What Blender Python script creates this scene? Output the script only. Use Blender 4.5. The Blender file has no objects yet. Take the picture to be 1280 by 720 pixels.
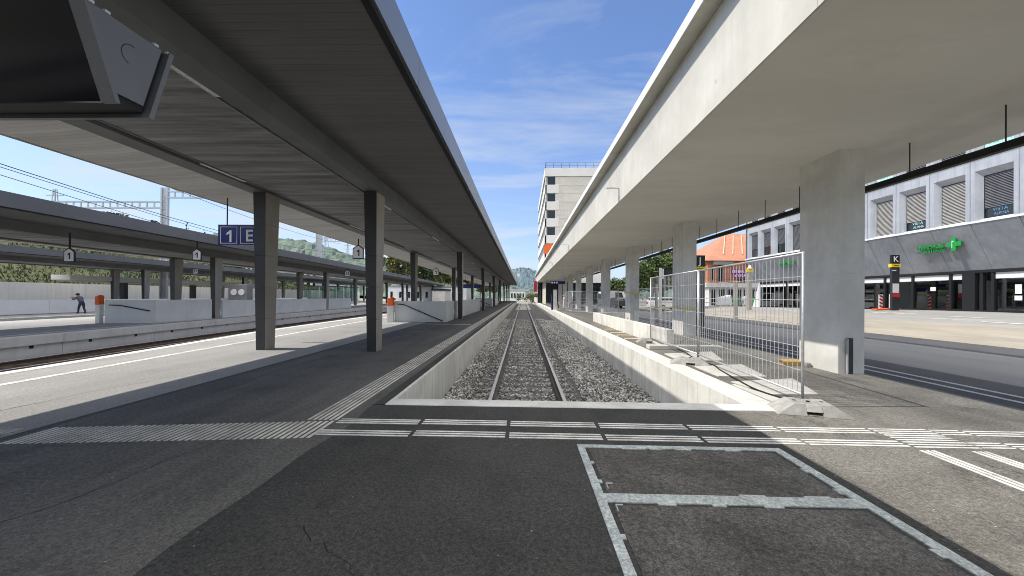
import bpy, bmesh, math, random
import numpy as np
from mathutils import Vector, Matrix
R = math.radians
random.seed(7); rng = np.random.default_rng(7)
scene = bpy.context.scene
COL = scene.collection

# ------------------------------------------------------------------ helpers
class MB:
    """collects boxes, bars, tubes and polygons; build() links them as ONE mesh object"""
    def __init__(s): s.v = []; s.f = []; s.m = []; s.mi = 0
    def add(s, vs, fs):
        n = len(s.v); s.v += [tuple(p) for p in vs]
        s.f += [tuple(i + n for i in f) for f in fs]; s.m += [s.mi] * len(fs); return s
    def hexa(s, p):
        return s.add(p, [(0, 3, 2, 1), (4, 5, 6, 7), (0, 1, 5, 4), (1, 2, 6, 5), (2, 3, 7, 6), (3, 0, 4, 7)])
    def box(s, x0, x1, y0, y1, z0, z1):
        return s.hexa([(x0, y0, z0), (x1, y0, z0), (x1, y1, z0), (x0, y1, z0),
                       (x0, y0, z1), (x1, y0, z1), (x1, y1, z1), (x0, y1, z1)])
    def poly(s, pts): return s.add(pts, [tuple(range(len(pts)))])
    def bar(s, a, b, w, h, up=(0, 0, 1)):
        a = Vector(a); b = Vector(b); d = (b - a).normalized(); up = Vector(up)
        if abs(d.dot(up)) > .99: up = Vector((0, 1, 0))
        r = d.cross(up).normalized() * w / 2; u = r.cross(d).normalized() * h / 2
        return s.hexa([a - r - u, a + r - u, b + r - u, b - r - u, a - r + u, a + r + u, b + r + u, b - r + u])
    def cyl(s, a, b, r0, r1=None, n=8):
        r1 = r0 if r1 is None else r1
        a = Vector(a); b = Vector(b); d = (b - a).normalized()
        t = Vector((0, 0, 1)) if abs(d.z) < .9 else Vector((1, 0, 0))
        u = d.cross(t).normalized(); w = d.cross(u)
        vs = []
        for c, r in ((a, r0), (b, r1)):
            for i in range(n):
                an = 2 * math.pi * i / n; vs.append(c + u * (r * math.cos(an)) + w * (r * math.sin(an)))
        fs = [(i, (i + 1) % n, n + (i + 1) % n, n + i) for i in range(n)]
        return s.add(vs, fs + [tuple(range(n))[::-1], tuple(range(n, 2 * n))])
    def tube(s, pts, r, n=6):
        for a, b in zip(pts[:-1], pts[1:]): s.cyl(a, b, r, r, n)
        return s
    def prism(s, prof, a0, a1, axis='Y'):
        """profile of (p,q) pairs swept along an axis. Y: (x,z); X: (y,z); Z: (x,y)"""
        k = {'Y': lambda p, a: (p[0], a, p[1]), 'X': lambda p, a: (a, p[0], p[1]), 'Z': lambda p, a: (p[0], p[1], a)}[axis]
        n = len(prof)
        return s.add([k(p, a0) for p in prof] + [k(p, a1) for p in prof],
                     [(i, (i + 1) % n, n + (i + 1) % n, n + i) for i in range(n)] + [tuple(range(n))[::-1], tuple(range(n, 2 * n))])
    def sweep(s, stations, prof):
        """stations: [(y, dx)], prof(y) -> [(x,z)...] closed"""
        rings = [[(x + dx, y, z) for x, z in prof(y)] for y, dx in stations]
        n = len(rings[0]); vs = [p for r in rings for p in r]; fs = []
        for k in range(len(rings) - 1):
            for i in range(n):
                fs.append((k * n + i, k * n + (i + 1) % n, (k + 1) * n + (i + 1) % n, (k + 1) * n + i))
        return s.add(vs, fs + [tuple(range(n))[::-1], tuple(range(len(vs) - n, len(vs)))])
    def build(s, name, mat, parent=None, bevel=0, smooth=False, label=None, kind=None):
        me = bpy.data.meshes.new(name); me.from_pydata(s.v, [], s.f)
        for m in (mat if isinstance(mat, (list, tuple)) else [mat]): me.materials.append(m)
        if isinstance(mat, (list, tuple)): me.polygons.foreach_set('material_index', s.m)
        bm = bmesh.new(); bm.from_mesh(me); bmesh.ops.recalc_face_normals(bm, faces=bm.faces); bm.to_mesh(me); bm.free()
        if smooth: me.polygons.foreach_set('use_smooth', [True] * len(me.polygons))
        return link(name, me, parent, bevel, label, kind)

def link(name, me, parent=None, bevel=0, label=None, kind=None):
    o = bpy.data.objects.new(name, me); COL.objects.link(o)
    if parent is not None:
        o.parent = parent; o.matrix_parent_inverse = wmat(parent).inverted()
    if bevel:
        b = o.modifiers.new('bevel', 'BEVEL'); b.width = bevel; b.segments = 2; b.limit_method = 'ANGLE'; b.angle_limit = R(40)
    if label: o['label'] = label
    if kind: o['kind'] = kind
    return o
def wmat(o):
    m = Matrix.Translation(o.location) @ o.rotation_euler.to_matrix().to_4x4() if o.type == 'EMPTY' else Matrix()
    return m
def thing(name, label, cat, loc=(0, 0, 0), group=None):
    o = bpy.data.objects.new(name, None); COL.objects.link(o); o.location = loc; o.empty_display_size = .2
    o['label'] = label; o['category'] = cat
    if group: o['group'] = group
    return o
def tag(o, label, cat, group=None):
    o['label'] = label; o['category'] = cat
    if group: o['group'] = group
    return o
def struct(o): o['kind'] = 'structure'; return o
def copy_tree(o, parent=None):
    c = o.copy(); COL.objects.link(c)
    if parent is not None: c.parent = parent
    for ch in list(o.children): copy_tree(ch, c)
    return c
def lerp(tab, y):
    if y <= tab[0][0]: return tab[0][1]
    for (a, p), (b, q) in zip(tab[:-1], tab[1:]):
        if y <= b: return p + (q - p) * (y - a) / (b - a)
    return tab[-1][1]
_font = {}
def letters(s, size, depth=.01, bold=0):
    cu = bpy.data.curves.new('lettering', 'FONT'); cu.body = s; cu.size = size; cu.extrude = depth / 2; cu.offset = bold
    cu.align_x = 'CENTER'; cu.align_y = 'CENTER'
    o = bpy.data.objects.new('lettering', cu); COL.objects.link(o)
    dg = bpy.context.evaluated_depsgraph_get(); me = bpy.data.meshes.new_from_object(o.evaluated_get(dg))
    bpy.data.objects.remove(o); bpy.data.curves.remove(cu); return me
def one_mesh(size):
    h = size * .72; b = MB(); w = h * .17
    b.prism([(.02 * h, -h / 2), (.02 * h + w, -h / 2), (.02 * h + w, h / 2), (.04 * h, h / 2), (-.24 * h, h * .26), (-.24 * h, h * .10), (.02 * h, h * .22)], -.003, .003, 'Z')
    me = bpy.data.meshes.new('lettering'); me.from_pydata(b.v, [], b.f); return me
def put_text(s, size, mat, parent, origin, xdir, ydir, depth=.012, bold=0, name='lettering', label=None):
    me = one_mesh(size) if s == '1' else letters(s, size, depth, bold); me.materials.clear(); me.materials.append(mat)
    x = Vector(xdir).normalized(); y = Vector(ydir).normalized(); z = x.cross(y)
    M = Matrix((x, y, z)).transposed().to_4x4(); M.translation = Vector(origin); me.transform(M)
    return link(name, me, parent, label=label)

# ------------------------------------------------------------------ materials
def mat(name, c1, c2=None, scale=2.0, rough=.8, bump=0., bscale=60., metal=0., stretch=(1, 1, 1), lo=.35, hi=.65,
        c3=None, scale3=.4, f3=.5, island=0., spec=.4, speck=0., sscale=250., streak=None, rough2=None,
        agg=0., tracks=None, spots=None, boards=None, stains=None, seam=None):
    m = bpy.data.materials.new(name); m.use_nodes = True; nt = m.node_tree; N = nt.nodes; L = nt.links
    b = N['Principled BSDF']; b.inputs['Metallic'].default_value = metal; b.inputs['Roughness'].default_value = rough
    b.inputs['Specular IOR Level'].default_value = spec
    geo = N.new('ShaderNodeNewGeometry')
    mp = N.new('ShaderNodeMapping'); mp.inputs['Scale'].default_value = stretch; L.new(geo.outputs['Position'], mp.inputs['Vector'])
    def noise(sc, det=5, src=mp.outputs[0], ro=.6):
        n = N.new('ShaderNodeTexNoise'); n.inputs['Scale'].default_value = sc; n.inputs['Detail'].default_value = det
        n.inputs['Roughness'].default_value = ro; L.new(src, n.inputs['Vector']); return n.outputs['Fac']
    def rng_(src, a, c, to0=0., to1=1.):
        r = N.new('ShaderNodeMapRange'); r.inputs[1].default_value = a; r.inputs[2].default_value = c
        r.inputs[3].default_value = to0; r.inputs[4].default_value = to1; L.new(src, r.inputs[0]); return r.outputs[0]
    def mix(fac, a, c, mode='MIX'):
        x = N.new('ShaderNodeMix'); x.data_type = 'RGBA'; x.blend_type = mode
        for sock, val in ((x.inputs[0], fac), (x.inputs[6], a), (x.inputs[7], c)):
            if isinstance(val, bpy.types.NodeSocket): L.new(val, sock)
            elif isinstance(val, tuple): sock.default_value = (*val[:3], 1)
            else: sock.default_value = val
        return x.outputs[2]
    col = tuple(c1); f1 = None
    if c2: f1 = rng_(noise(scale), lo, hi); col = mix(f1, tuple(c1), tuple(c2))
    if c3: 
        f = rng_(noise(scale3, 6, mp.outputs[0], .68), .44, .62, 0, f3); col = mix(f, col, tuple(c3))
    if seam:      # (x, width, colour): dusty pale edge along a paving seam
        sx = N.new('ShaderNodeSeparateXYZ'); L.new(geo.outputs['Position'], sx.inputs[0])
        wob = rng_(noise(1.3, 6, geo.outputs['Position']), .3, .7, -.14, .14)
        ad = N.new('ShaderNodeMath'); ad.operation = 'ADD'; L.new(sx.outputs[0], ad.inputs[0]); L.new(wob, ad.inputs[1])
        f = rng_(ad.outputs[0], seam[0] - seam[1], seam[0], 0, .4); col = mix(f, col, tuple(seam[2]))
    if streak:    # (colour, amount): vertical run-off stains
        ms = N.new('ShaderNodeMapping'); ms.inputs['Scale'].default_value = (3, 3, .12); L.new(geo.outputs['Position'], ms.inputs['Vector'])
        f = rng_(noise(1.6, 6, ms.outputs[0], .7), .48, .75, 0, streak[1]); col = mix(f, col, tuple(streak[0]))
    if tracks:    # (colour, amount): worn, dusty swathes running along the track
        ms = N.new('ShaderNodeMapping'); ms.inputs['Scale'].default_value = (.9, .10, 1); L.new(geo.outputs['Position'], ms.inputs['Vector'])
        f = rng_(noise(1.5, 6, ms.outputs[0], .68), .46, .70, 0, tracks[1]); col = mix(f, col, tuple(tracks[0]))
    if stains:    # (colour, amount): darker blotches
        f = rng_(noise(.9, 7, geo.outputs['Position'], .72), .55, .66, 0, stains[1]); col = mix(f, col, tuple(stains[0]))
    if spots:     # small dark tie-hole and splash marks
        vo = N.new('ShaderNodeTexVoronoi'); vo.inputs['Scale'].default_value = spots[0]; vo.inputs['Randomness'].default_value = .8; L.new(geo.outputs['Position'], vo.inputs['Vector'])
        f = rng_(vo.outputs['Distance'], spots[1], spots[1] * .5, 0, spots[2]); col = mix(f, col, tuple(x * .45 for x in c1))
    if boards:    # (width, amount): board-marked formwork, boards lying across the track
        sx = N.new('ShaderNodeSeparateXYZ'); L.new(geo.outputs['Position'], sx.inputs[0])
        dv = N.new('ShaderNodeMath'); dv.operation = 'DIVIDE'; L.new(sx.outputs[1], dv.inputs[0]); dv.inputs[1].default_value = boards[0]
        fl = N.new('ShaderNodeMath'); fl.operation = 'FLOOR'; L.new(dv.outputs[0], fl.inputs[0])
        wn = N.new('ShaderNodeTexWhiteNoise'); wn.noise_dimensions = '1D'; L.new(fl.outputs[0], wn.inputs['W'])
        frc = N.new('ShaderNodeMath'); frc.operation = 'FRACT'; L.new(dv.outputs[0], frc.inputs[0])
        jn = rng_(frc.outputs[0], 0, .10, .55, 1); v = rng_(wn.outputs['Value'], 0, 1, 1 - boards[1], 1 + boards[1])
        ml = N.new('ShaderNodeMath'); ml.operation = 'MULTIPLY'; L.new(jn, ml.inputs[0]); L.new(v, ml.inputs[1])
        cb = N.new('ShaderNodeCombineColor')
        for i in range(3): L.new(ml.outputs[0], cb.inputs[i])
        col = mix(1., col, cb.outputs[0], 'MULTIPLY')
    if agg:       # stone chips in the asphalt
        vo = N.new('ShaderNodeTexVoronoi'); vo.inputs['Scale'].default_value = 120; L.new(geo.outputs['Position'], vo.inputs['Vector'])
        sc_ = N.new('ShaderNodeSeparateColor'); L.new(vo.outputs['Color'], sc_.inputs[0])
        f = rng_(sc_.outputs[0], .2, 1, 1 - agg * .5, 1 + agg)
        cb = N.new('ShaderNodeCombineColor')
        for i in range(3): L.new(f, cb.inputs[i])
        col = mix(1., col, cb.outputs[0], 'MULTIPLY')
    if speck:
        f = rng_(noise(sscale, 2, geo.outputs['Position']), .3, .7, 1 - speck, 1 + speck)
        cb = N.new('ShaderNodeCombineColor'); 
        for i in range(3): L.new(f, cb.inputs[i])
        col = mix(1., col, cb.outputs[0], 'MULTIPLY')
    if island:
        f = rng_(geo.outputs['Random Per Island'], 0, 1, 1 - island, 1 + island)
        cb = N.new('ShaderNodeCombineColor')
        for i in range(3): L.new(f, cb.inputs[i])
        col = mix(1., col, cb.outputs[0], 'MULTIPLY')
    if isinstance(col, bpy.types.NodeSocket): L.new(col, b.inputs['Base Color'])
    else: b.inputs['Base Color'].default_value = (*col, 1)
    if rough2 is not None and f1 is not None: L.new(rng_(f1, 0, 1, rough, rough2), b.inputs['Roughness'])
    if bump:
        bp = N.new('ShaderNodeBump'); bp.inputs['Strength'].default_value = bump; bp.inputs['Distance'].default_value = .01
        L.new(noise(bscale, 3), bp.inputs['Height']); L.new(bp.outputs[0], b.inputs['Normal'])
    return m
def glass_mat(name, tint, rough=.02, alpha=.5):
    m = bpy.data.materials.new(name); m.use_nodes = True; nt = m.node_tree; N = nt.nodes; L = nt.links
    out = N['Material Output']; N.remove(N['Principled BSDF'])
    tr = N.new('ShaderNodeBsdfTransparent'); tr.inputs[0].default_value = (*tint, 1)
    gl = N.new('ShaderNodeBsdfGlossy'); gl.inputs['Roughness'].default_value = rough; gl.inputs[0].default_value = (.9, .95, .95, 1)
    fr = N.new('ShaderNodeFresnel'); fr.inputs[0].default_value = 1.6
    ad = N.new('ShaderNodeMath'); ad.operation = 'ADD'; ad.use_clamp = True; L.new(fr.outputs[0], ad.inputs[0]); ad.inputs[1].default_value = .16
    mx = N.new('ShaderNodeMixShader'); L.new(ad.outputs[0], mx.inputs[0]); L.new(tr.outputs[0], mx.inputs[1]); L.new(gl.outputs[0], mx.inputs[2])
    L.new(mx.outputs[0], out.inputs[0]); return m

M = {}
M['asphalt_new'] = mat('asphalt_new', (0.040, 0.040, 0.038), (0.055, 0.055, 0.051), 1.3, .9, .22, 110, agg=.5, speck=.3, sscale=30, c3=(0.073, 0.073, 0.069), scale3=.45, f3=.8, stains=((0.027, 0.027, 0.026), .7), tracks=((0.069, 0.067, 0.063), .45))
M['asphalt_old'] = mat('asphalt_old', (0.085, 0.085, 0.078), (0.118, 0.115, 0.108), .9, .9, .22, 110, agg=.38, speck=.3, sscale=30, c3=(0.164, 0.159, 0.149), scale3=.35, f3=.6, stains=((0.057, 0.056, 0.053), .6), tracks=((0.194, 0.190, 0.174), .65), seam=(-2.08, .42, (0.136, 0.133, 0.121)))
M['asphalt_dusty_lit'] = mat('asphalt_dusty_lit', (0.140, 0.133, 0.116), (0.207, 0.197, 0.173), 1.1, .9, .22, 110, agg=.45, speck=.3, sscale=30, c3=(0.109, 0.104, 0.093), scale3=.6, f3=.7, stains=((0.088, 0.084, 0.074), .8), tracks=((0.259, 0.246, 0.214), .6))
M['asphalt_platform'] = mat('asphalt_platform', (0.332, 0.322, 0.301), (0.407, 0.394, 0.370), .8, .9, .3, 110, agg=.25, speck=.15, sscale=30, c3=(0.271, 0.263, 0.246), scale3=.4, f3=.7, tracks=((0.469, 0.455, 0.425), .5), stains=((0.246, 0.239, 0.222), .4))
M['street'] = mat('street', (0.158, 0.160, 0.163), (0.210, 0.210, 0.210), .5, .75, .2, 110, stretch=(1, .25, 1), speck=.15, sscale=30, c3=(0.263, 0.260, 0.252), scale3=.3, f3=.5, tracks=((0.252, 0.252, 0.247), .6))
M['street_dark'] = mat('street_dark', (.065, .067, .072), (.09, .09, .094), .9, .85, .3, 120, speck=.3)
M['gravel'] = mat('gravel', (0.292, 0.260, 0.202), (0.361, 0.326, 0.267), 1.2, .95, .4, 90, stretch=(1, .3, 1), speck=.25, sscale=60, c3=(0.224, 0.211, 0.184), scale3=.5, f3=.6)
M['pale_paving'] = mat('pale_paving', (0.276, 0.267, 0.248), (0.350, 0.336, 0.313), .8, .9, .3, 100, stretch=(1, .3, 1), speck=.15, c3=(0.221, 0.216, 0.212), scale3=.3, f3=.6)
M['ground'] = mat('ground', (0.209, 0.209, 0.162), (0.304, 0.285, 0.228), .3, .95)
M['ballast_bed'] = mat('ballast_bed', (.03, .029, .027), (.36, .35, .335), 18, .95, 1, 30, lo=.44, hi=.60, c3=(.14, .137, .13), scale3=.6)  # near-black tones paint the shade in gaps between stones
M['stone'] = mat('stone', (0.363, 0.358, 0.347), (0.572, 0.561, 0.539), .7, .9, .3, 90, island=.85)
M['brown_ballast'] = mat('brown_ballast', (.03, .026, .023), (.085, .072, .06), 14, .95, 1, 30, lo=.4, hi=.6)
M['sleeper'] = mat('sleeper', (0.630, 0.610, 0.560), (0.822, 0.796, 0.734), 3, .9, .4, 60, c3=(0.420, 0.385, 0.334), scale3=5, f3=.6, speck=.15, sscale=50)
M['rail'] = mat('rail', (.085, .062, .048), (.14, .105, .08), 6, .7, .2, 80)
M['rail_top'] = mat('rail_top', (.58, .57, .55), (.70, .69, .67), 3, .4, metal=.3, stretch=(1, .1, 1))
M['concrete'] = mat('concrete', (0.606, 0.579, 0.493), (0.697, 0.669, 0.578), 1.0, .85, .12, 60, c3=(0.505, 0.479, 0.408), scale3=.35, f3=.6, speck=.06, sscale=60, spots=(1.1, .05, .6), streak=((0.474, 0.450, 0.379), .35))
M['soffit'] = mat('soffit', (.79, .765, .68), (.86, .835, .75), .45, .85, .08, 50, stretch=(.35, 1, 1), c3=(.70, .675, .60), scale3=.35, f3=.6, spots=(.9, .03, .35), stains=((.72, .695, .62), .5))
M['column_concrete'] = mat('column_concrete', (.68, .67, .62), (.80, .79, .735), 1.6, .85, .15, 50, c3=(.58, .57, .525), scale3=1.2, f3=.5, speck=.06, sscale=60, spots=(1.4, .04, .6), streak=((.52, .51, .47), .35))
M['wall_concrete'] = mat('wall_concrete', (0.710, 0.689, 0.625), (0.852, 0.831, 0.760), 1.4, .85, .15, 50, c3=(0.568, 0.554, 0.504), scale3=.8, f3=.6, streak=((0.426, 0.412, 0.376), .7), spots=(1.2, .05, .5), speck=.08, sscale=50)
M['kerb'] = mat('kerb', (0.715, 0.709, 0.676), (0.819, 0.812, 0.780), 2.5, .8, .1, 60, c3=(0.546, 0.539, 0.507), scale3=1.5, f3=.6, speck=.1, sscale=50)
M['board_soffit'] = mat('board_soffit', (0.209, 0.211, 0.209), (0.320, 0.324, 0.324), 1.5, .85, .5, 8, stretch=(.35, 3.2, 1), c3=(0.140, 0.141, 0.141), scale3=1.4, f3=.8, boards=(.14, .15), spots=(2.2, .06, .6))
M['dark_soffit'] = mat('dark_soffit', (.170, .170, .170), (.190, .189, .187), 1.6, .85, .35, 9, stretch=(.5, 2.2, 1), c3=(.150, .150, .150), scale3=.6, f3=.5, boards=(.14, .05), spots=(1.6, .05, .5))
M['beam_dark'] = mat('beam_dark', (0.141, 0.144, 0.147), (0.177, 0.182, 0.186), 1.2, .7, .05, 50, c3=(0.117, 0.119, 0.123), scale3=.5)
M['bounce_lit_soffit'] = mat('bounce_lit_soffit', (0.489, 0.488, 0.478), (0.567, 0.567, 0.557), .8, .85, .1, 10, stretch=(.4, 2, 1), boards=(.14, .08))
M['fascia_metal'] = mat('fascia_metal', (0.270, 0.279, 0.293), (0.306, 0.315, 0.329), .6, .4, metal=.5)
M['c2_fascia'] = mat('c2_fascia', (.13, .13, .132), (.16, .16, .162), .6, .5)
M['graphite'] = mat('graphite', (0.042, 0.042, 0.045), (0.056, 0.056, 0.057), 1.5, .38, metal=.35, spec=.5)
M['graphite_side'] = mat('graphite_side', (0.341, 0.317, 0.279), (0.396, 0.370, 0.330), 1.5, .55, metal=.1, c3=(0.286, 0.268, 0.238), scale3=.7)  # lighter tone; on the columns it paints light onto the track side
M['black'] = mat('black', (.012, .012, .013), rough=.6)
M['roof'] = mat('roof', (.24, .24, .235), (.31, .305, .3), .5, .9)
M['white_line'] = mat('white_line', (0.720, 0.702, 0.654), (0.860, 0.860, 0.816), 7, .75, .15, 90, lo=.3, hi=.55, c3=(0.456, 0.438, 0.402), scale3=3, f3=.7, speck=.15, sscale=40)
M['tactile'] = mat('tactile', (0.648, 0.620, 0.559), (0.800, 0.773, 0.703), 6, .8, .2, 90, c3=(0.414, 0.394, 0.352), scale3=2, f3=.75)
M['faded_line'] = mat('faded_line', (.42, .43, .43), (.55, .56, .56), 5, .8)
M['galv'] = mat('galv', (.50, .51, .515), (.62, .63, .635), 9, .42, metal=.45, lo=.4, hi=.6)
M['hatch_steel'] = mat('hatch_steel', (0.537, 0.587, 0.569), (0.700, 0.750, 0.725), 14, .5, .6, 70, metal=.35, c3=(0.425, 0.450, 0.438), scale3=4, f3=.6, speck=.35, sscale=55, stains=((.30, .31, .30), .5))
M['hatch_fill'] = mat('hatch_fill', (0.067, 0.065, 0.059), (0.097, 0.092, 0.086), 2.2, .9, .3, 90, agg=.6, speck=.35, sscale=25, c3=(0.142, 0.137, 0.126), scale3=1.6, f3=.7, stains=((0.042, 0.040, 0.038), .5))
M['foot'] = mat('foot', (.36, .35, .33), (.46, .45, .425), 8, .9, .4, 60, c3=(.25, .245, .23), scale3=6, f3=.6)
M['slab_white'] = mat('slab_white', (.55, .535, .49), (.64, .625, .575), 2, .85, .1, 60, c3=(.46, .445, .405), scale3=1.5, speck=.08, sscale=50)
M['timber'] = mat('timber', (.52, .33, .10), (.60, .41, .16), 6, .8, .2, 60, stretch=(1, 8, 8))
M['plank'] = mat('plank', (.55, .46, .33), (.66, .57, .43), 5, .85, .2, 50, stretch=(6, 1, 1))
M['panel'] = mat('panel', (0.644, 0.665, 0.644), (0.728, 0.749, 0.728), .7, .45, spec=.5, c3=(0.560, 0.581, 0.567), scale3=.4)
M['panel_blue'] = mat('panel_blue', (0.745, 0.756, 0.753), (0.858, 0.854, 0.834), .5, .5, c3=(0.651, 0.659, 0.652), scale3=.3)
M['old_wall'] = mat('old_wall', (0.814, 0.825, 0.836), (0.860, 0.860, 0.860), .5, .9, .1, 30, streak=((0.550, 0.561, 0.572), .7), c3=(0.660, 0.671, 0.682), scale3=.2)
M['edge_stone'] = mat('edge_stone', (0.606, 0.608, 0.598), (0.725, 0.721, 0.707), .8, .85, .1, 40, streak=((0.472, 0.470, 0.456), .5))
M['orange'] = mat('orange', (0.722, 0.111, 0.017), (0.765, 0.145, 0.025), 4, .5)
M['screen'] = mat('screen', (.003, .003, .008), rough=.10, spec=.12)
M['display_grey'] = mat('display_grey', (.20, .205, .215), (.225, .23, .24), 2, .5, metal=.25)
M['blue'] = mat('blue', (0.006, 0.009, 0.120), (0.009, 0.013, 0.150), 1, .25, spec=.5)
M['white'] = mat('white', (.78, .78, .78), (.82, .82, .81), 3, .5)
M['off_white'] = mat('off_white', (0.713, 0.701, 0.667), (0.805, 0.793, 0.759), 1, .7, c3=(0.598, 0.586, 0.564), scale3=.5)
M['lamp_white'] = mat('lamp_white', (.72, .73, .74), (.78, .79, .8), 20, .4)
M['red'] = mat('red', (0.434, 0.021, 0.028), (0.490, 0.035, 0.035), 2, .5)
M['yellow'] = mat('yellow', (.8, .55, .02), (.85, .6, .04), 3, .5)
M['green_sign'] = mat('green_sign', (.01, .26, .04), (.02, .32, .05), 3, .4)
M['green_bin'] = mat('green_bin', (.03, .25, .05), (.05, .3, .07), 3, .5)
M['zinc'] = mat('zinc', (0.240, 0.255, 0.277), (0.330, 0.345, 0.367), .7, .5, .05, 20, metal=.3, streak=((0.420, 0.435, 0.450), .5), c3=(0.195, 0.210, 0.225), scale3=.5)
M['frame_metal'] = mat('frame_metal', (0.361, 0.377, 0.402), (0.459, 0.476, 0.500), .9, .5, metal=.2, streak=((0.271, 0.287, 0.320), .75), c3=(0.525, 0.533, 0.549), scale3=.6)
M['sill'] = mat('sill', (0.666, 0.666, 0.657), (0.738, 0.738, 0.729), 2, .6, c3=(0.540, 0.540, 0.540), scale3=2)
M['blind'] = mat('blind', (.30, .285, .26), (.36, .345, .315), 3, .7)
M['blind_dark'] = mat('blind_dark', (.10, .10, .11), (.14, .14, .15), 3, .6)
M['mint'] = mat('mint', (.42, .68, .60), (.47, .72, .64), 2, .5)
M['mint_dark'] = mat('mint_dark', (.16, .45, .40), rough=.5)
M['sky_blue'] = mat('sky_blue', (.14, .26, .42), rough=.5)
M['dark_glass'] = mat('dark_glass', (.012, .018, .020), rough=.06, spec=.8)
M['shop_glass'] = glass_mat('shop_glass', (.86, .94, .90))
M['shelter_glass'] = glass_mat('shelter_glass', (.84, .92, .90))
M['interior'] = mat('interior', (.55, .52, .44), (.68, .64, .54), .6, .8)
M['interior_floor'] = mat('interior_floor', (0.819, 0.728, 0.455), (0.860, 0.819, 0.546), 1, .6)
M['goods'] = mat('goods', (.35, .33, .30), (.15, .22, .2), 3, .6, island=.9)
M['terracotta'] = mat('terracotta', (0.475, 0.188, 0.098), (0.570, 0.250, 0.135), 1.5, .8, c3=(0.399, 0.163, 0.090), scale3=.5, streak=((0.380, 0.150, 0.090), .5))
M['roof_tile'] = mat('roof_tile', (0.399, 0.172, 0.100), (0.513, 0.241, 0.150), 4, .85, .5, 12, stretch=(1, 1, 2), c3=(0.332, 0.161, 0.112), scale3=.6)
M['purple'] = mat('purple', (.28, .03, .30), (.33, .04, .35), 2, .5)
M['pink'] = mat('pink', (.72, .10, .38), rough=.5)
M['tower_grey'] = mat('tower_grey', (.60, .565, .49), (.70, .66, .58), 9, .9, .5, 12, c3=(.53, .50, .435), scale3=.5, speck=.25, sscale=14)
M['tower_pale'] = mat('tower_pale', (0.693, 0.677, 0.630), (0.777, 0.761, 0.714), .6, .8, c3=(0.609, 0.593, 0.557), scale3=.3)
M['bark'] = mat('bark', (.075, .055, .04), (.12, .095, .07), 5, .9, .6, 20)
M['leaf'] = mat('leaf', (.045, .075, .018), (.085, .115, .03), .8, .7, island=.55)
M['leaf_dark'] = mat('leaf_dark', (0.026, 0.050, 0.019), (0.054, 0.082, 0.030), .7, .7, island=.55)
M['leaf_olive'] = mat('leaf_olive', (.09, .105, .03), (.15, .15, .045), .7, .7, island=.5)
M['leaf_yellow'] = mat('leaf_yellow', (.45, .40, .02), (.30, .30, .03), .7, .7, island=.4)
M['grass'] = mat('grass', (0.036, 0.052, 0.011), (0.068, 0.080, 0.020), .35, .95, 1, 6, c3=(0.112, 0.104, 0.040), scale3=.12, f3=.8)
M['hill_near'] = mat('hill_near', (0.056, 0.094, 0.074), (0.125, 0.163, 0.121), .06, .95, 1, .12, lo=.42, hi=.58, c3=(0.163, 0.194, 0.169), scale3=.012)  # aerial haze mixed into the forest colour
M['hill_far'] = mat('hill_far', (.075, .115, .14), (.115, .16, .175), .03, .95, 1, .06, lo=.42, hi=.58, c3=(.14, .185, .19), scale3=.006)  # bluer still, more distance haze painted into the colour
M['skin'] = mat('skin', (.45, .26, .18), rough=.6)
M['navy'] = mat('navy', (.025, .028, .05), (.04, .043, .07), 5, .85)
M['jacket'] = mat('jacket', (.075, .075, .11), (.11, .11, .15), 5, .85)
M['pale_pink'] = mat('pale_pink', (.68, .48, .46), (.72, .55, .53), 5, .85)
M['beige_cloth'] = mat('beige_cloth', (.45, .34, .26), (.5, .4, .32), 5, .85)
M['red_cloth'] = mat('red_cloth', (.45, .12, .10), (.5, .16, .13), 5, .85)
M['car_white'] = mat('car_white', (.74, .75, .76), rough=.25, spec=.6)
M['car_grey'] = mat('car_grey', (.12, .13, .14), rough=.25, metal=.5, spec=.6)
M['rubber'] = mat('rubber', (.02, .02, .02), rough=.85)
M['pylon'] = mat('pylon', (.42, .46, .52), (.48, .52, .57), 1, .6)

# ------------------------------------------------------------------ camera
CX = 640.; FPX = 485.
YAW, PITCH, ROLL, CYP = R(1.6207), R(.3), R(.5), 367.34
fwd = Vector((-math.sin(YAW), math.cos(YAW), 0)); rt = Vector((math.cos(YAW), math.sin(YAW), 0)); up = Vector((0, 0, 1))
fwd, up = fwd * math.cos(PITCH) + up * math.sin(PITCH), up * math.cos(PITCH) - fwd * math.sin(PITCH)
rt, up = rt * math.cos(ROLL) + up * math.sin(ROLL), up * math.cos(ROLL) - rt * math.sin(ROLL)
cam = bpy.data.cameras.new('camera'); co = bpy.data.objects.new('camera', cam); COL.objects.link(co)
mw = Matrix((rt, up, -fwd)).transposed().to_4x4(); mw.translation = (0, 0, 1.55); co.matrix_world = mw
cam.sensor_width = 36; cam.lens = FPX / 1280 * 36; cam.shift_y = (CYP - 360) / 1280; cam.clip_end = 8000; cam.clip_start = .05
scene.camera = co

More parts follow.
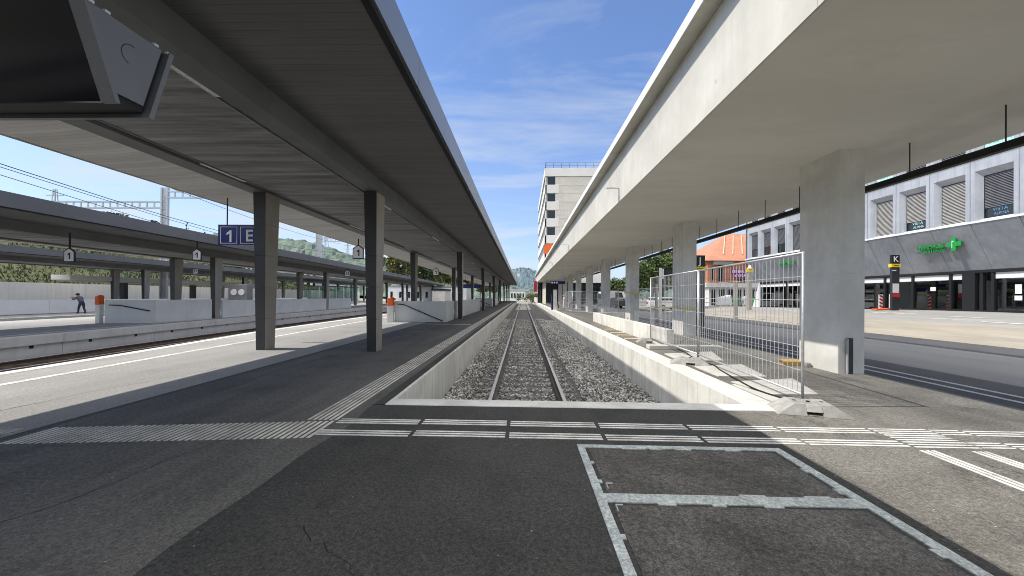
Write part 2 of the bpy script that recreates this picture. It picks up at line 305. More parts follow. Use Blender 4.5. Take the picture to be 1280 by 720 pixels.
# ------------------------------------------------------------------ light and sky
to_sun = Vector((-1, -.08, 1.19)).normalized()
EL = math.asin(to_sun.z); ROT = math.atan2(to_sun.x, to_sun.y)
sl = bpy.data.lights.new('sun', 'SUN'); sl.energy = 4.1; sl.angle = R(.53); sl.color = (1, .95, .875)
so = bpy.data.objects.new('sun', sl); COL.objects.link(so); so.rotation_euler = (-to_sun).to_track_quat('-Z', 'Y').to_euler(); so.location = (-30, -5, 40)
w = bpy.data.worlds.new('World'); scene.world = w; w.use_nodes = True; nt = w.node_tree; N = nt.nodes; L = nt.links
bg = N['Background']; bg.inputs[1].default_value = .15
sky = N.new('ShaderNodeTexSky'); sky.sky_type = 'NISHITA'; sky.sun_disc = False; sky.sun_elevation = EL; sky.sun_rotation = ROT % (2 * math.pi)
sky.altitude = 500; sky.air_density = 1.0; sky.dust_density = 1.4; sky.ozone_density = 2.5
tc = N.new('ShaderNodeTexCoord'); sep = N.new('ShaderNodeSeparateXYZ'); L.new(tc.outputs['Generated'], sep.inputs[0])
def math_(op, a, b=None):
    n = N.new('ShaderNodeMath'); n.operation = op
    for i, v in enumerate((a, b)):
        if v is None: continue
        if isinstance(v, (int, float)): n.inputs[i].default_value = v
        else: L.new(v, n.inputs[i])
    return n.outputs[0]
den = math_('ADD', math_('MAXIMUM', sep.outputs[2], 0.), .22)
cmb = N.new('ShaderNodeCombineXYZ'); L.new(math_('DIVIDE', sep.outputs[0], den), cmb.inputs[0]); L.new(math_('DIVIDE', sep.outputs[1], den), cmb.inputs[1])
mp = N.new('ShaderNodeMapping'); mp.inputs['Scale'].default_value = (.75, 1.9, 1); mp.inputs['Rotation'].default_value = (0, 0, R(22)); mp.inputs['Location'].default_value = (3.1, 1.75, 0)
L.new(cmb.outputs[0], mp.inputs[0])
n1 = N.new('ShaderNodeTexNoise'); n1.inputs['Scale'].default_value = 1.1; n1.inputs['Detail'].default_value = 9; n1.inputs['Roughness'].default_value = .62; n1.inputs['Distortion'].default_value = .7
L.new(mp.outputs[0], n1.inputs['Vector'])
mr = N.new('ShaderNodeMapRange'); mr.inputs[1].default_value = .45; mr.inputs[2].default_value = .72; mr.inputs[3].default_value = 0; mr.inputs[4].default_value = .66; L.new(n1.outputs[0], mr.inputs[0])
# haze near the horizon, more of it towards the left (west) where the photo's sky whitens
hz = N.new('ShaderNodeMapRange'); hz.inputs[1].default_value = .42; hz.inputs[2].default_value = .0; hz.inputs[3].default_value = 0; hz.inputs[4].default_value = .5; L.new(sep.outputs[2], hz.inputs[0])
hw = N.new('ShaderNodeMapRange'); hw.inputs[1].default_value = .1; hw.inputs[2].default_value = -.9; hw.inputs[3].default_value = .75; hw.inputs[4].default_value = 1.35; L.new(sep.outputs[0], hw.inputs[0])
fac = math_('MINIMUM', math_('ADD', math_('ADD', mr.outputs[0], .05), math_('MULTIPLY', hz.outputs[0], hw.outputs[0])), .92)
mx = N.new('ShaderNodeMix'); mx.data_type = 'RGBA'; L.new(fac, mx.inputs[0]); mx.inputs[7].default_value = (5.1, 5.5, 5.95, 1)
tint = N.new('ShaderNodeMix'); tint.data_type = 'RGBA'; tint.blend_type = 'MULTIPLY'; tint.inputs[0].default_value = 1; L.new(sky.outputs[0], tint.inputs[6]); tint.inputs[7].default_value = (1.0, 1.2, 1.5, 1)
L.new(tint.outputs[2], mx.inputs[6])
# added bright cloud, unseen overhead and behind the camera, as fill light
rear = math_('ADD', math_('MULTIPLY', math_('SUBTRACT', sep.outputs[2], .64), 4.), math_('MULTIPLY', math_('ADD', sep.outputs[1], .1), -1.6))
rc = N.new('ShaderNodeClamp'); L.new(rear, rc.inputs[0])
mp2 = N.new('ShaderNodeMapping'); mp2.inputs['Scale'].default_value = (1, 1, 1); L.new(tc.outputs['Generated'], mp2.inputs[0])
n2 = N.new('ShaderNodeTexNoise'); n2.inputs['Scale'].default_value = 2.2; n2.inputs['Detail'].default_value = 6; L.new(mp2.outputs[0], n2.inputs['Vector'])
m2 = N.new('ShaderNodeMapRange'); m2.inputs[1].default_value = .32; m2.inputs[2].default_value = .52; L.new(n2.outputs[0], m2.inputs[0])
mx2 = N.new('ShaderNodeMix'); mx2.data_type = 'RGBA'; L.new(math_('MULTIPLY', math_('MULTIPLY', rc.outputs[0], m2.outputs[0]), .95), mx2.inputs[0]); L.new(mx.outputs[2], mx2.inputs[6]); mx2.inputs[7].default_value = (21., 20., 18.4, 1)
L.new(mx2.outputs[2], bg.inputs[0])
scene.view_settings.view_transform = 'Standard'; scene.view_settings.look = 'None'; scene.view_settings.exposure = 0
scene.cycles.use_denoising = True; scene.cycles.pixel_filter_type = 'BLACKMAN_HARRIS'; scene.cycles.filter_width = .95; scene.cycles.max_bounces = 8; scene.cycles.diffuse_bounces = 5; scene.cycles.transparent_max_bounces = 12
scene.cycles.sample_clamp_indirect = 6; scene.cycles.caustics_reflective = False; scene.cycles.caustics_refractive = False

# ------------------------------------------------------------------ setting: ground, platforms, street
def strip(name, stations, mat_, z=0.):
    """stations [(y, xleft, xright)]: a flat ribbon along the track"""
    b = MB(); n = len(stations)
    b.add([p for y, a, c in stations for p in ((a, y, z), (c, y, z))], [(2 * i, 2 * i + 1, 2 * i + 3, 2 * i + 2) for i in range(n - 1)])
    return struct(b.build(name, mat_))
b = MB(); b.poly([(-3000, -300, -1.25), (3000, -300, -1.25), (3000, 4000, -1.25), (-3000, 4000, -1.25)]); struct(b.build('ground', M['ground']))
XE = [(-30, -9.0), (7, -9.95), (9.8, -10.2), (15.7, -10.9), (26.8, -11.1), (60, -11.5), (125, -11.6)]       # platform edge by the left tracks
XW = [(-30, -8.0), (6.3, -8.72), (10, -8.92), (22, -9.35), (60, -10.0), (125, -10.2)]                          # white safety line
YS = [-30, 0, 5.44, 7, 9.8, 15.7, 22, 26.8, 40, 60, 90, 125]
DR = -5.45                                                                                                   # drain channel
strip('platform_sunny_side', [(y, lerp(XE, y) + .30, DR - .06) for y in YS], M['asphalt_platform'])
seam_x = lambda y: -2.10 + (.035 * math.sin(y * 1.7) + .02 * math.sin(y * 4.3 + 1) if y < 5.4 else 0)
YF = [-30, -10, -2] + [-1 + .16 * k for k in range(40)] + [5.42]
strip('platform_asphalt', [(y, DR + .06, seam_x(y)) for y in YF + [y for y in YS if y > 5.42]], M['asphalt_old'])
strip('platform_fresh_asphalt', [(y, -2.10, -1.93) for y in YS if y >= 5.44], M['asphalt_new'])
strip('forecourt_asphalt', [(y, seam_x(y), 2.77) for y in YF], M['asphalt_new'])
strip('forecourt_dusty_lit_asphalt', [(y, 2.77, 7.12) for y in (-30, 0, 5.42)], M['asphalt_dusty_lit'])  # real dust plus painted sunlight: the paler tone starts at the shadow edge
strip('platform_dusty_asphalt', [(y, 3.69, 7.12) for y in (5.42, 9, 13, 40, 100)], M['asphalt_dusty_lit'])
b = MB()
for (x, y, n_, dx_, dy_) in ((-3.6, 1.7, 26, .02, .11), (-6.9, 3.0, 30, .015, .16), (-4.6, 6.0, 24, .05, .2), (3.4, 1.2, 20, .06, .10), (4.9, 1.8, 16, -.03, .12), (-.6, 1.5, 18, -.05, .06)):
    for k in range(n_):
        nx_, ny_ = x + dx_ + random.gauss(0, .035), y + dy_ + random.gauss(0, .02); w_ = random.uniform(.002, .006)
        b.poly([(x - w_, y, .0025), (x + w_, y, .0025), (nx_ + w_, ny_, .0025), (nx_ - w_, ny_, .0025)]); x, y = nx_, ny_
struct(b.build('asphalt_cracks', M['black']))
b = MB()
for k in range(90):   # trodden gum spots
    x, y = random.uniform(-6.5, 6.5), random.uniform(1.4, 5.3); r = random.uniform(.003, .008)
    b.poly([(x + r * math.cos(q * .7), y + r * math.sin(q * .7) * random.uniform(.8, 1.2), .0032) for q in range(9)])
o = b.build('gum_spots', M['asphalt_dusty_lit']); o['kind'] = 'stuff'
b = MB(); b.box(DR - .06, DR + .06, -30, 125, -.006, -.003); struct(b.build('drain_channel', M['street_dark']))
def gz(x, y):
    f = min(max((x - 13.) / 13., 0), 1); f = f * f * (3 - 2 * f); g = 1 - .6 * min(max((y - 25) / 30, 0), 1); return .88 * f * g
def terrain(name, x0, x1, y0, y1, nx, ny, mat_, dz=0.):
    b = MB(); vs = []
    for j in range(ny + 1):
        for i in range(nx + 1):
            x = x0 + (x1 - x0) * i / nx; y = y0 + (y1 - y0) * j / ny; vs.append((x, y, gz(x, y) + dz))
    b.add(vs, [(j * (nx + 1) + i, j * (nx + 1) + i + 1, (j + 1) * (nx + 1) + i + 1, (j + 1) * (nx + 1) + i) for j in range(ny) for i in range(nx)])
    return struct(b.build(name, mat_, smooth=True))
terrain('street_margin', 7.12, 8.95, -30, 110, 2, 40, M['street_dark'])
terrain('bus_lane', 8.95, 13.4, -30, 110, 6, 40, M['street'])
terrain('street_dark_band', 13.4, 15.2, -30, 110, 4, 40, M['street_dark'])
terrain('gravel_strip', 15.2, 19.6, -30, 110, 6, 40, M['gravel'])
terrain('paved_square', 19.6, 60, -30, 110, 24, 40, M['pale_paving'])
b = MB()
for x in (7.55, 7.96): b.box(x - .05, x + .05, -20, 60, .002, .006)
struct(b.build('street_guide_marking', M['faded_line']))
b = MB()
for k in range(26):   # worn white streaks on the square
    x = random.uniform(19.8, 24.5); y = random.uniform(14, 48); l = random.uniform(.6, 3.5); wd = random.uniform(.04, .12); z = .012
    b.poly([(x, y, gz(x, y) + z), (x + wd, y, gz(x + wd, y) + z), (x + wd, y + l, gz(x + wd, y + l) + z), (x, y + l, gz(x, y + l) + z)])
struct(b.build('worn_road_marking', M['white_line']))
b = MB()
for y0, y1 in zip(YS[:-1], YS[1:]):
    b.poly([(lerp(XW, y0), y0, .004), (lerp(XW, y0) + .17, y0, .004), (lerp(XW, y1) + .17, y1, .004), (lerp(XW, y1), y1, .004)])
b.box(-7.6, -2.75, 20.6, 20.78, .002, .005)
struct(b.build('safety_line_marking', M['white_line']))

# tactile guide strips: raised white bars
b = MB()
def bars(x0, x1, y0, y1, n, along='X', wdt=.034):
    for k in range(n):
        if along == 'X':
            y = y0 + (y1 - y0) * (k + .5) / n; b.box(x0, x1, y - wdt / 2, y + wdt / 2, .001, .006)
        else:
            x = x0 + (x1 - x0) * (k + .5) / n; b.box(x - wdt / 2, x + wdt / 2, y0, y1, .001, .006)
for k in range(12):
    x0 = -2.27 + k * 1.066; x1 = x0 + 1.02
    if k == 0: bars(x0 + .03, x1, 4.60, 4.80, 3); bars(x0 - .02, x1, 4.20, 4.40, 3)
    elif k == 6: bars(4.82, x1, 4.56, 4.77, 3); bars(4.82, x1, 4.17, 4.37, 3)
    else: bars(x0, min(x1, 13), 4.58 - .012 * (k - 4), 4.79 - .012 * (k - 4), 3); bars(x0, min(x1, 13), 4.19 - .012 * (k - 4), 4.39 - .012 * (k - 4), 3)
bars(4.13, 4.79, 4.16, 4.78, 9)
for k in range(6):
    y1 = 4.10 - k * 1.06; bars(4.06, 4.24, y1 - 1.02, y1, 3, 'Y'); bars(4.58, 4.76, y1 - 1.02, y1, 3, 'Y')
struct(b.build('guide_line_marking', M['white_line']))
b = MB()
def slantbars(xa, xb):
    n = int((xb - xa) / .068)
    for k in range(n):
        x = xa + .068 * (k + .5); t = (-2.2 - x) / 3.0; y0 = 4.13 - .33 * t; y1 = 4.70 - .40 * t
        b.box(x - .018, x + .018, y0, y1, .001, .006)
slantbars(-5.33, -2.24); slantbars(-9.0, -5.56)
for k in range(6):
    x = -2.66 + .40 * (k + .5) / 6
    for j in range(60): b.box(x - .018, x + .018, 4.72 + j * 1.5, 4.72 + j * 1.5 + 1.48, .001, .006)
struct(b.build('platform_tactile_marking', M['tactile']))
b = MB()
for k in range(170):   # dry leaf scraps and grit on the forecourt
    if k < 40: x, y = random.gauss(4.75, .25), random.gauss(3.45, .2)
    else: x, y = random.uniform(2.5, 6.8), random.uniform(1.6, 5.2)
    r = random.uniform(.003, .009); a = random.uniform(0, 6.28)
    b.poly([(x + r * math.cos(a + q) * random.uniform(.6, 1.2), y + r * math.sin(a + q), .008) for q in (0, 1.6, 3.1, 4.7)])
for k in range(60):
    x, y = random.uniform(-6, 2), random.uniform(1.6, 8); r = random.uniform(.003, .009); a = random.uniform(0, 6.28)
    if x > -2 and y > 5.3: continue
    b.poly([(x + r * math.cos(a + q), y + r * math.sin(a + q), .008) for q in (0, 1.6, 3.1, 4.7)])
o = b.build('fallen_leaf_scraps', M['plank']); o['kind'] = 'stuff'

# ------------------------------------------------------------------ track trough
def edge_wall(name, label, prof, y0, y1, m, seg=6., cat='wall'):
    t = thing(name, label, cat, ((prof[0][0] + prof[2][0]) / 2, y0, 0))
    y = y0
    while y < y1 - .01:
        e = min(y + seg, y1); bb = MB(); bb.prism(prof, y, e - .008, 'Y'); bb.build('wall_section', m, t, bevel=.008); y = e
    return t
edge_wall('platform_edge_wall', 'pale concrete wall dropping from the dark asphalt platform to the ballast', [(-1.93, -1.2), (-1.87, -1.2), (-1.87, .008), (-1.93, .008)], 5.73, 125, M['wall_concrete'], 10)
edge_wall('trough_wall', 'thick sunlit concrete wall with broad pale top beside the construction fence', [(3.22, -1.2), (3.69, -1.2), (3.69, .012), (3.22, .012)], 5.73, 100, M['wall_concrete'], 8)
o = MB().box(-1.93, 3.69, 5.42, 5.722, -1.2, .014).build('kerb_stone', M['kerb'], bevel=.012)
tag(o, 'long white kerb closing off the end of the railway track', 'kerb')

# ballast bed and loose stones
def bz(x):
    return -.865 if abs(x - .1) < 1.28 else -.80 - .12 * min((abs(x - .1) - 1.35) / .9, 1) + (.07 * math.exp(-((x - 1.9) / .4) ** 2))
b = MB(); xs = [-1.87 + 5.09 * i / 20 for i in range(21)]; ys = [5.7] + [6 + 1.5 * i for i in range(80)]
b.add([(x, y, bz(x)) for y in ys for x in xs], [(j * 21 + i, j * 21 + i + 1, (j + 1) * 21 + i + 1, (j + 1) * 21 + i) for j in range(len(ys) - 1) for i in range(20)])
o = b.build('ballast_bed', M['ballast_bed']); o['kind'] = 'stuff'
n = 52000
ux = rng.uniform(-1.85, 3.2, n); uy = 5.75 + rng.random(n) ** 1.55 * 34
keep = np.ones(n, bool)
ph = ((uy - 6.12 + .3) % .6) - .3
keep &= ~((np.abs(ph) < .165) & (np.abs(ux - .105) < 1.29) & (rng.random(n) < .985))
keep &= ~((np.abs(np.abs(ux - .105) - .755) < .085))
ux, uy = ux[keep], uy[keep]; n = len(ux)
uz = np.array([bz(x) for x in ux]) + rng.uniform(-.012, .028, n)
mid = np.abs(ux - .105) < .62; uz[mid] -= .006
octa = np.array([(1, 0, 0), (-1, 0, 0), (0, 1, 0), (0, -1, 0), (0, 0, 1), (0, 0, -1)], float)
ofc = np.array([(0, 2, 4), (2, 1, 4), (1, 3, 4), (3, 0, 4), (2, 0, 5), (1, 2, 5), (3, 1, 5), (0, 3, 5)])
sz = rng.uniform(.018, .038, (n, 1, 1)); V = octa[None] * sz * rng.uniform(.65, 1.35, (n, 6, 1)) + rng.normal(0, .006, (n, 6, 3))
an = rng.uniform(0, 6.28, n); ca, sa = np.cos(an)[:, None], np.sin(an)[:, None]
tl = rng.uniform(-.9, .9, n); ct, st = np.cos(tl)[:, None], np.sin(tl)[:, None]
X_, Y_, Z_ = V[..., 0], V[..., 1] * ct - V[..., 2] * st, V[..., 1] * st + V[..., 2] * ct
V = np.stack([X_ * ca - Y_ * sa + ux[:, None], X_ * sa + Y_ * ca + uy[:, None], Z_ * .85 + uz[:, None]], -1).reshape(-1, 3)
Fc = (ofc[None] + 6 * np.arange(n)[:, None, None]).reshape(-1, 3)
def np_mesh(name, V, Fc):
    me = bpy.data.meshes.new(name); k = Fc.shape[1]
    me.vertices.add(len(V)); me.vertices.foreach_set('co', V.astype(np.float32).ravel())
    me.loops.add(Fc.size); me.loops.foreach_set('vertex_index', Fc.astype(np.int32).ravel())
    me.polygons.add(len(Fc)); me.polygons.foreach_set('loop_start', np.arange(0, Fc.size, k, dtype=np.int32))
    me.update(calc_edges=True); me.validate(); return me
me = np_mesh('ballast_stones', V, Fc); me.materials.append(M['stone']); o = link('ballast_stones', me, kind='stuff')

def rail_prof(xc, zt):
    return [(xc + dx, zt + dz) for dx, dz in ((-.075, -.172), (.075, -.172), (.075, -.16), (.012, -.135), (.010, -.05), (.036, -.036), (.036, -.004), (.030, 0), (-.030, 0), (-.036, -.004), (-.036, -.036), (-.010, -.05), (-.012, -.135), (-.075, -.16))]
def rail(xf, zt, y0, y1, parent, step=None):
    bb = MB(); ysr = [y0, y1] if step is None else [y0 + (y1 - y0) * i / step for i in range(step + 1)]
    bb.sweep([(y, xf(y)) for y in ysr], lambda y: rail_prof(0, zt)); o = bb.build('rail', [M['rail'], M['rail_top']], parent)
    for p in o.data.polygons:
        if p.normal.z > .7 and p.center.z > zt - .02: p.material_index = 1
    return o
def sleeper_mesh(bb, xc, y):
    prof = [(-1.3, -.74), (-1.3, -.735), (-1.0, -.722), (-.4, -.722), (-.25, -.742), (.25, -.742), (.4, -.722), (1.0, -.722), (1.3, -.735), (1.3, -.74)]
    vs = []; 
    for dy, dz in ((-.15, -.10), (-.125, 0), (.125, 0), (.15, -.10)):
        vs += [(xc + px, y + dy, pz + dz) for px, pz in prof[1:-1]]
    m_ = len(prof) - 2
    bb.add(vs, [(r_ * m_ + i, r_ * m_ + i + 1, (r_ + 1) * m_ + i + 1, (r_ + 1) * m_ + i) for r_ in range(3) for i in range(m_ - 1)] + [(0, m_, 2 * m_, 3 * m_), (m_ - 1, 2 * m_ - 1, 3 * m_ - 1, 4 * m_ - 1)])
    for sx in (-.755, .755):
        for d in (-.11, .11): bb.box(xc + sx + d - .03, xc + sx + d + .03, y - .05, y + .05, -.724, -.695)
t = thing('railway_track', 'single railway track on grey ballast between the two concrete walls', 'railway track', (.105, 6, -.75))
rail(lambda y: .105 - .755, -.55, 5.74, 124, t); rail(lambda y: .105 + .755, -.55, 5.74, 124, t)
bb = MB(); sleeper_mesh(bb, .105, 6.12); s0 = bb.build('sleeper', M['sleeper'], t)
for k in range(1, 100):
    c = s0.copy(); COL.objects.link(c); c.parent = t; c.location = (random.uniform(-.008, .008), .6 * k, random.uniform(-.004, .004))
bb = MB()
for k in range(100, 196): sleeper_mesh(bb, .105, 6.12 + .6 * k)
bb.build('distant_sleepers', M['sleeper'], t, kind='stuff')

# ------------------------------------------------------------------ covers set in the forecourt
t = thing('service_hatch', 'asphalt-filled inspection cover in a worn steel frame beside the track end', 'hatch', (1.6, 2.6, 0))
fr = MB()
def frm(x0, x1, y0, y1): fr.box(x0, x1, y0, y1, -.03, .009)
frm(.575, .645, 1.0, 4.075); frm(2.555, 2.645, 1.0, 4.075); frm(.645, 2.555, 4.0, 4.075); frm(.645, 2.555, 2.945, 3.075); frm(.645, 2.555, 1.55, 1.67)
for x in (1.02, 1.55, 2.05, 1.3): frm(x, x + random.uniform(.1, .25), 3.972, 4.0)
for x in (1.42, 1.8, 1.02): frm(x, x + random.uniform(.08, .16), 2.915, 2.945)
for x in (1.7, 2.2): frm(x, x + .2, 3.075, 3.098)
for y in (3.62, 2.5, 3.25): frm(.645, .675, y, y + .05); frm(2.52, 2.555, y - .1, y - .02)
fr.build('steel_frame', M['hatch_steel'], t)
for (y0, y1) in ((3.083, 3.966), (1.68, 2.91), (1.0, 1.54)):
    bb = MB(); bb.box(.682, 2.512, y0, y1, -.02, .005); bb.build('hatch_cover', M['hatch_fill'], t)
bb = MB()
for y in (3.18, 2.85): bb.tube([(.70, y - .03, .008), (.70, y + .05, .012), (.75, y + .05, .012)], .006)
bb.build('lifting_ring', M['galv'], t)
# ------------------------------------------------------------------ dark platform canopies
def canopy(name, label, dx, drift, zo, rows, y0, y1, detail=True, left_edge=0., le0=-9.86):
    """profile built for the near canopy (column rows at x=-4.2 and -7.2); dx/drift shift it, zo lowers it"""
    t = thing(name, label, 'canopy', (-5.7 + dx, y0, 0))
    st = lambda ya, yb: [(y, dx + drift * (y - 23.4)) for y in (ya, yb)]
    LE = lambda y: le0 + left_edge * y
    z = lambda v: v + zo
    MB().sweep(st(y0, y1), lambda y: [(LE(y) + .05, z(5.02)), (LE(y) + .02, z(4.56)), (-7.55, z(4.76)), (-7.55, z(5.1)), (-4.0, z(5.1)), (-4.0, z(4.76)), (-1.78, z(4.76)), (-1.78, z(5.2)), (-4, z(5.33)), (-7.5, z(5.33))]).build('roof', [M['dark_soffit'], M['roof']], t)
    MB().sweep(st(y0, y1), lambda y: [(-7.17, z(4.43)), (-4.40, z(4.43)), (-4.40, z(4.50)), (-7.17, z(4.50))]).build('ceiling_panel', M['board_soffit'], t)
    MB().sweep(st(y0, y1), lambda y: [(LE(y) + .06, z(4.548)), (-7.6, z(4.744)), (-7.6, z(4.752)), (LE(y) + .06, z(4.556))]).build('left_soffit', M['bounce_lit_soffit'], t)  # pale sheet: bounce light from the sunny platform put into its colour
    MB().sweep(st(y0, y1), lambda y: [(-4.39, z(4.39)), (-4.02, z(4.39)), (-4.0, z(5.0)), (-4.39, z(5.0))]).build('beam', M['beam_dark'], t)
    MB().sweep(st(y0, y1), lambda y: [(-7.62, z(4.36)), (-7.18, z(4.36)), (-7.18, z(5.0)), (-7.62, z(5.0))]).build('beam', M['beam_dark'], t)
    yy = y0
    while detail and yy < y1 - .1:
        e = min(yy + 6, y1)
        MB().sweep(st(yy, e - .012), lambda y: [(-1.70, z(4.79)), (-1.66, z(4.79)), (-1.64, z(5.26)), (-1.70, z(5.26))]).build('fascia', M['fascia_metal'], t); yy = e
    fm = M['fascia_metal'] if detail else M['c2_fascia']
    if not detail: MB().sweep(st(y0, y1), lambda y: [(-1.70, z(4.79)), (-1.66, z(4.79)), (-1.64, z(5.26)), (-1.70, z(5.26))]).build('fascia', fm, t)
    MB().sweep(st(y0, y1), lambda y: [(-1.79, z(4.745)), (-1.69, z(4.745)), (-1.69, z(5.2)), (-1.79, z(5.2))]).build('gutter', M['black'], t)
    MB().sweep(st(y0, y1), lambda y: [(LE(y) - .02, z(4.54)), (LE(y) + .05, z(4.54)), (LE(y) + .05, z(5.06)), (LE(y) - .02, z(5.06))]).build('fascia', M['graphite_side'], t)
    for ri, (xc, ylist) in enumerate(rows):
        for y in ylist:
            ox = dx + drift * (y - 23.4); a = xc + ox; zt = z(4.37 if ri == 0 else 4.34)
            tp = [(a - .19, y), (a + .16, y), (a + .16, y + .62), (a - .19, y + .62)]
            bt = [(a - .06, y), (a + .19, y), (a + .19, y + .42), (a - .06, y + .42)]
            bb = MB(); nseg = 5 if detail else 1
            for k in range(nseg):
                f0, f1 = k / nseg, (k + 1) / nseg - (.0012 if k < nseg - 1 else 0)
                q = lambda f: [(bx_ + (tx - bx_) * f, by + (ty - by) * f, zt * f) for (bx_, by), (tx, ty) in zip(bt, tp)]
                bb.hexa(q(f0) + q(f1))
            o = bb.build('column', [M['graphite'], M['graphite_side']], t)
            for p in o.data.polygons:  # track-facing side coloured lighter for the light it catches
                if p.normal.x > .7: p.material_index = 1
    if detail:
        for x in (-4.45, -7.12):
            for k in range(12):
                ys = 4.15 + 7.4 * k + (4.2 if x < -6 else 0)
                bb = MB()
                bb.box(x + dx - .035, x + dx + .035, ys, ys + 1.35, z(4.402), z(4.428))
                for q in range(14): bb.box(x + dx - .04, x + dx + .04, ys + .05 + q * .095, ys + .055 + q * .095, z(4.396), z(4.403))
                bb.build('ceiling_light', M['lamp_white'], t)
            MB().box(x + dx + (-.055 if x > -6 else .04), x + dx + (-.04 if x > -6 else .055), y0, y1, z(4.40), z(4.428)).build('trim_strip', M['fascia_metal'], t)
    return t
MAINY = [10.45 + 14.85 * k for k in range(-2, 8)]
canopy('platform_canopy', 'long dark canopy over the near platform, standing on tapered graphite columns', 0, 0, 0, [(-4.17, MAINY), (-7.25, MAINY)], -30, 118.5, True, -.018)
C2 = [23.4 + 15.2 * k for k in range(-2, 6)]
canopy('platform_canopy', 'second dark canopy, over the platform behind the left tracks with the grey edge wall', -14.98, -.055, -.62, [(-4.17, C2), (-7.25, [y + .6 for y in C2])], -14, 101, False)
C3 = [22.5 + 14 * k for k in range(-1, 6)]
canopy('platform_canopy', 'farthest dark canopy, in front of the pale retaining wall and grass bank', -32.2, -.03, -.64, [(-4.17, C3), (-7.25, C3)], 2, 96, False, 0., -8.3)

# ------------------------------------------------------------------ departure display under the canopy
t = thing('departure_display', 'large black departure screen in a grey wedge housing hanging under the canopy', 'display board', (-3.9, 2.95, 3.545))
xr, xl = -3.0, -5.0
yf = lambda z: 2.545 + (3.55 - z) * .36; yb = lambda z: 3.19 - (3.55 - z) * .28
MB().hexa([(xl, yf(2.97) + .03, 2.97), (xr - .02, yf(2.97) + .03, 2.97), (xr - .02, yb(2.97) - .05, 2.97), (xl, yb(2.97) - .05, 2.97),
           (xl, yf(3.545) + .03, 3.545), (xr - .02, yf(3.545) + .03, 3.545), (xr - .02, yb(3.545) - .05, 3.545), (xl, yb(3.545) - .05, 3.545)]).build('housing', M['black'], t)
MB().hexa([(xl, yf(2.955), 2.955), (xr - .115, yf(2.955), 2.955), (xr - .115, yf(2.955) + .025, 2.955), (xl, yf(2.955) + .025, 2.955),
           (xl, yf(3.565), 3.565), (xr - .115, yf(3.565), 3.565), (xr - .115, yf(3.565) + .025, 3.565), (xl, yf(3.565) + .025, 3.565)]).build('screen', M['screen'], t)
bb = MB()
bb.hexa([(xr - .112, yf(2.95) - .004, 2.95), (xr, yf(2.95) - .004, 2.95), (xr, yf(2.95) + .03, 2.95), (xr - .112, yf(2.95) + .03, 2.95),
         (xr - .112, yf(3.565) - .004, 3.565), (xr, yf(3.565) - .004, 3.565), (xr, yf(3.565) + .03, 3.565), (xr - .112, yf(3.565) + .03, 3.565)])
bb.build('bezel', M['display_grey'], t)
bb = MB()
bb.hexa([(xr - .03, yf(3.02) + .035, 3.02), (xr - .005, yf(3.02) + .035, 3.02), (xr - .005, yb(3.02) - .075, 3.02), (xr - .03, yb(3.02) - .075, 3.02),
         (xr - .03, yf(3.555) + .035, 3.555), (xr - .005, yf(3.555) + .035, 3.555), (xr - .005, yb(3.555) - .075, 3.555), (xr - .03, yb(3.555) - .075, 3.555)])
bb.build('end_panel', M['display_grey'], t)
bb = MB(); ring = [(xr - .002, 2.87 + .075 * math.cos(a), 3.36 + .075 * math.sin(a)) for a in [1.3 + i * 3.1 / 14 for i in range(15)]]; bb.tube(ring, .002, 4); bb.build('cover_seam', M['black'], t)
MB().hexa([(xl, yb(2.94) - .03, 2.94), (xr + .02, yb(2.94) - .03, 2.94), (xr + .02, yb(2.94) + .01, 2.94), (xl, yb(2.94) + .01, 2.94),
           (xl, yb(3.565) - .03, 3.565), (xr + .02, yb(3.565) - .03, 3.565), (xr + .02, yb(3.565) + .01, 3.565), (xl, yb(3.565) + .01, 3.565)]).build('rear_frame', M['display_grey'], t)
for y in (2.585, 2.69, 3.06, 3.175): MB().box(xr - .02, xr + .006, y - .018, y + .018, 3.552, 3.572).build('clip', M['lamp_white'], t)  # white colour stands in for small highlights on the clips
for x in (-4.7, -3.5): MB().cyl((x, 2.87, 3.545), (x, 2.87, 4.72), .03).build('hanger', M['graphite'], t)

# ------------------------------------------------------------------ pale concrete canopy on the right
t = thing('concrete_canopy', 'pale concrete canopy with a deep white edge beam on square concrete columns', 'canopy', (6.2, -20, 0))
MB().prism([(3.12, 4.65), (9.2, 4.65), (9.2, 5.5), (3.5, 5.9), (3.12, 6.22)], -30, 95, 'Y').build('roof', M['soffit'], t)
for k in range(11):
    y0 = -30 + k * 11.4; y1 = min(y0 + 11.4, 95.) - .006
    MB().prism([(3.10, 4.645), (3.13, 4.645), (3.13, 6.22), (3.10, 6.22)], y0, y1, 'Y').build('edge_beam', M['concrete'], t)
MB().prism([(2.80, 6.22), (3.6, 6.22), (3.6, 6.42), (2.80, 6.36)], -30, 95, 'Y').build('eaves_slab', M['concrete'], t)
MB().prism([(2.79, 6.216), (2.80, 6.216), (2.80, 6.43), (2.79, 6.43)], -30, 95, 'Y').build('flashing', M['white'], t)
for k in range(-3, 11):
    y = 8.23 + 7.8 * k
    if y > 93: break
    bb = MB(); bb.box(6.53, 7.07, y, y + 1.13, -.05, 2.06); bb.box(6.53, 7.07, y, y + 1.13, 2.068, 4.66); bb.box(6.534, 7.066, y + .004, y + 1.126, 2.05, 2.08)
    bb.build('column', M['column_concrete'], t, bevel=.012)
for y in (12.6, 26.5, 40.5, 54.5):
    bb = MB(); bb.bar((3.06, y, 4.62), (3.06, y, 5.06), .03, .03); bb.bar((3.07, y, 5.05), (2.68, y, 5.08), .05, .025); lb = bb.build('wall_lamp', M['galv'], t)
    MB().box(2.66, 2.84, y - .04, y + .04, 5.045, 5.062).build('lamp_head', M['lamp_white'], lb)
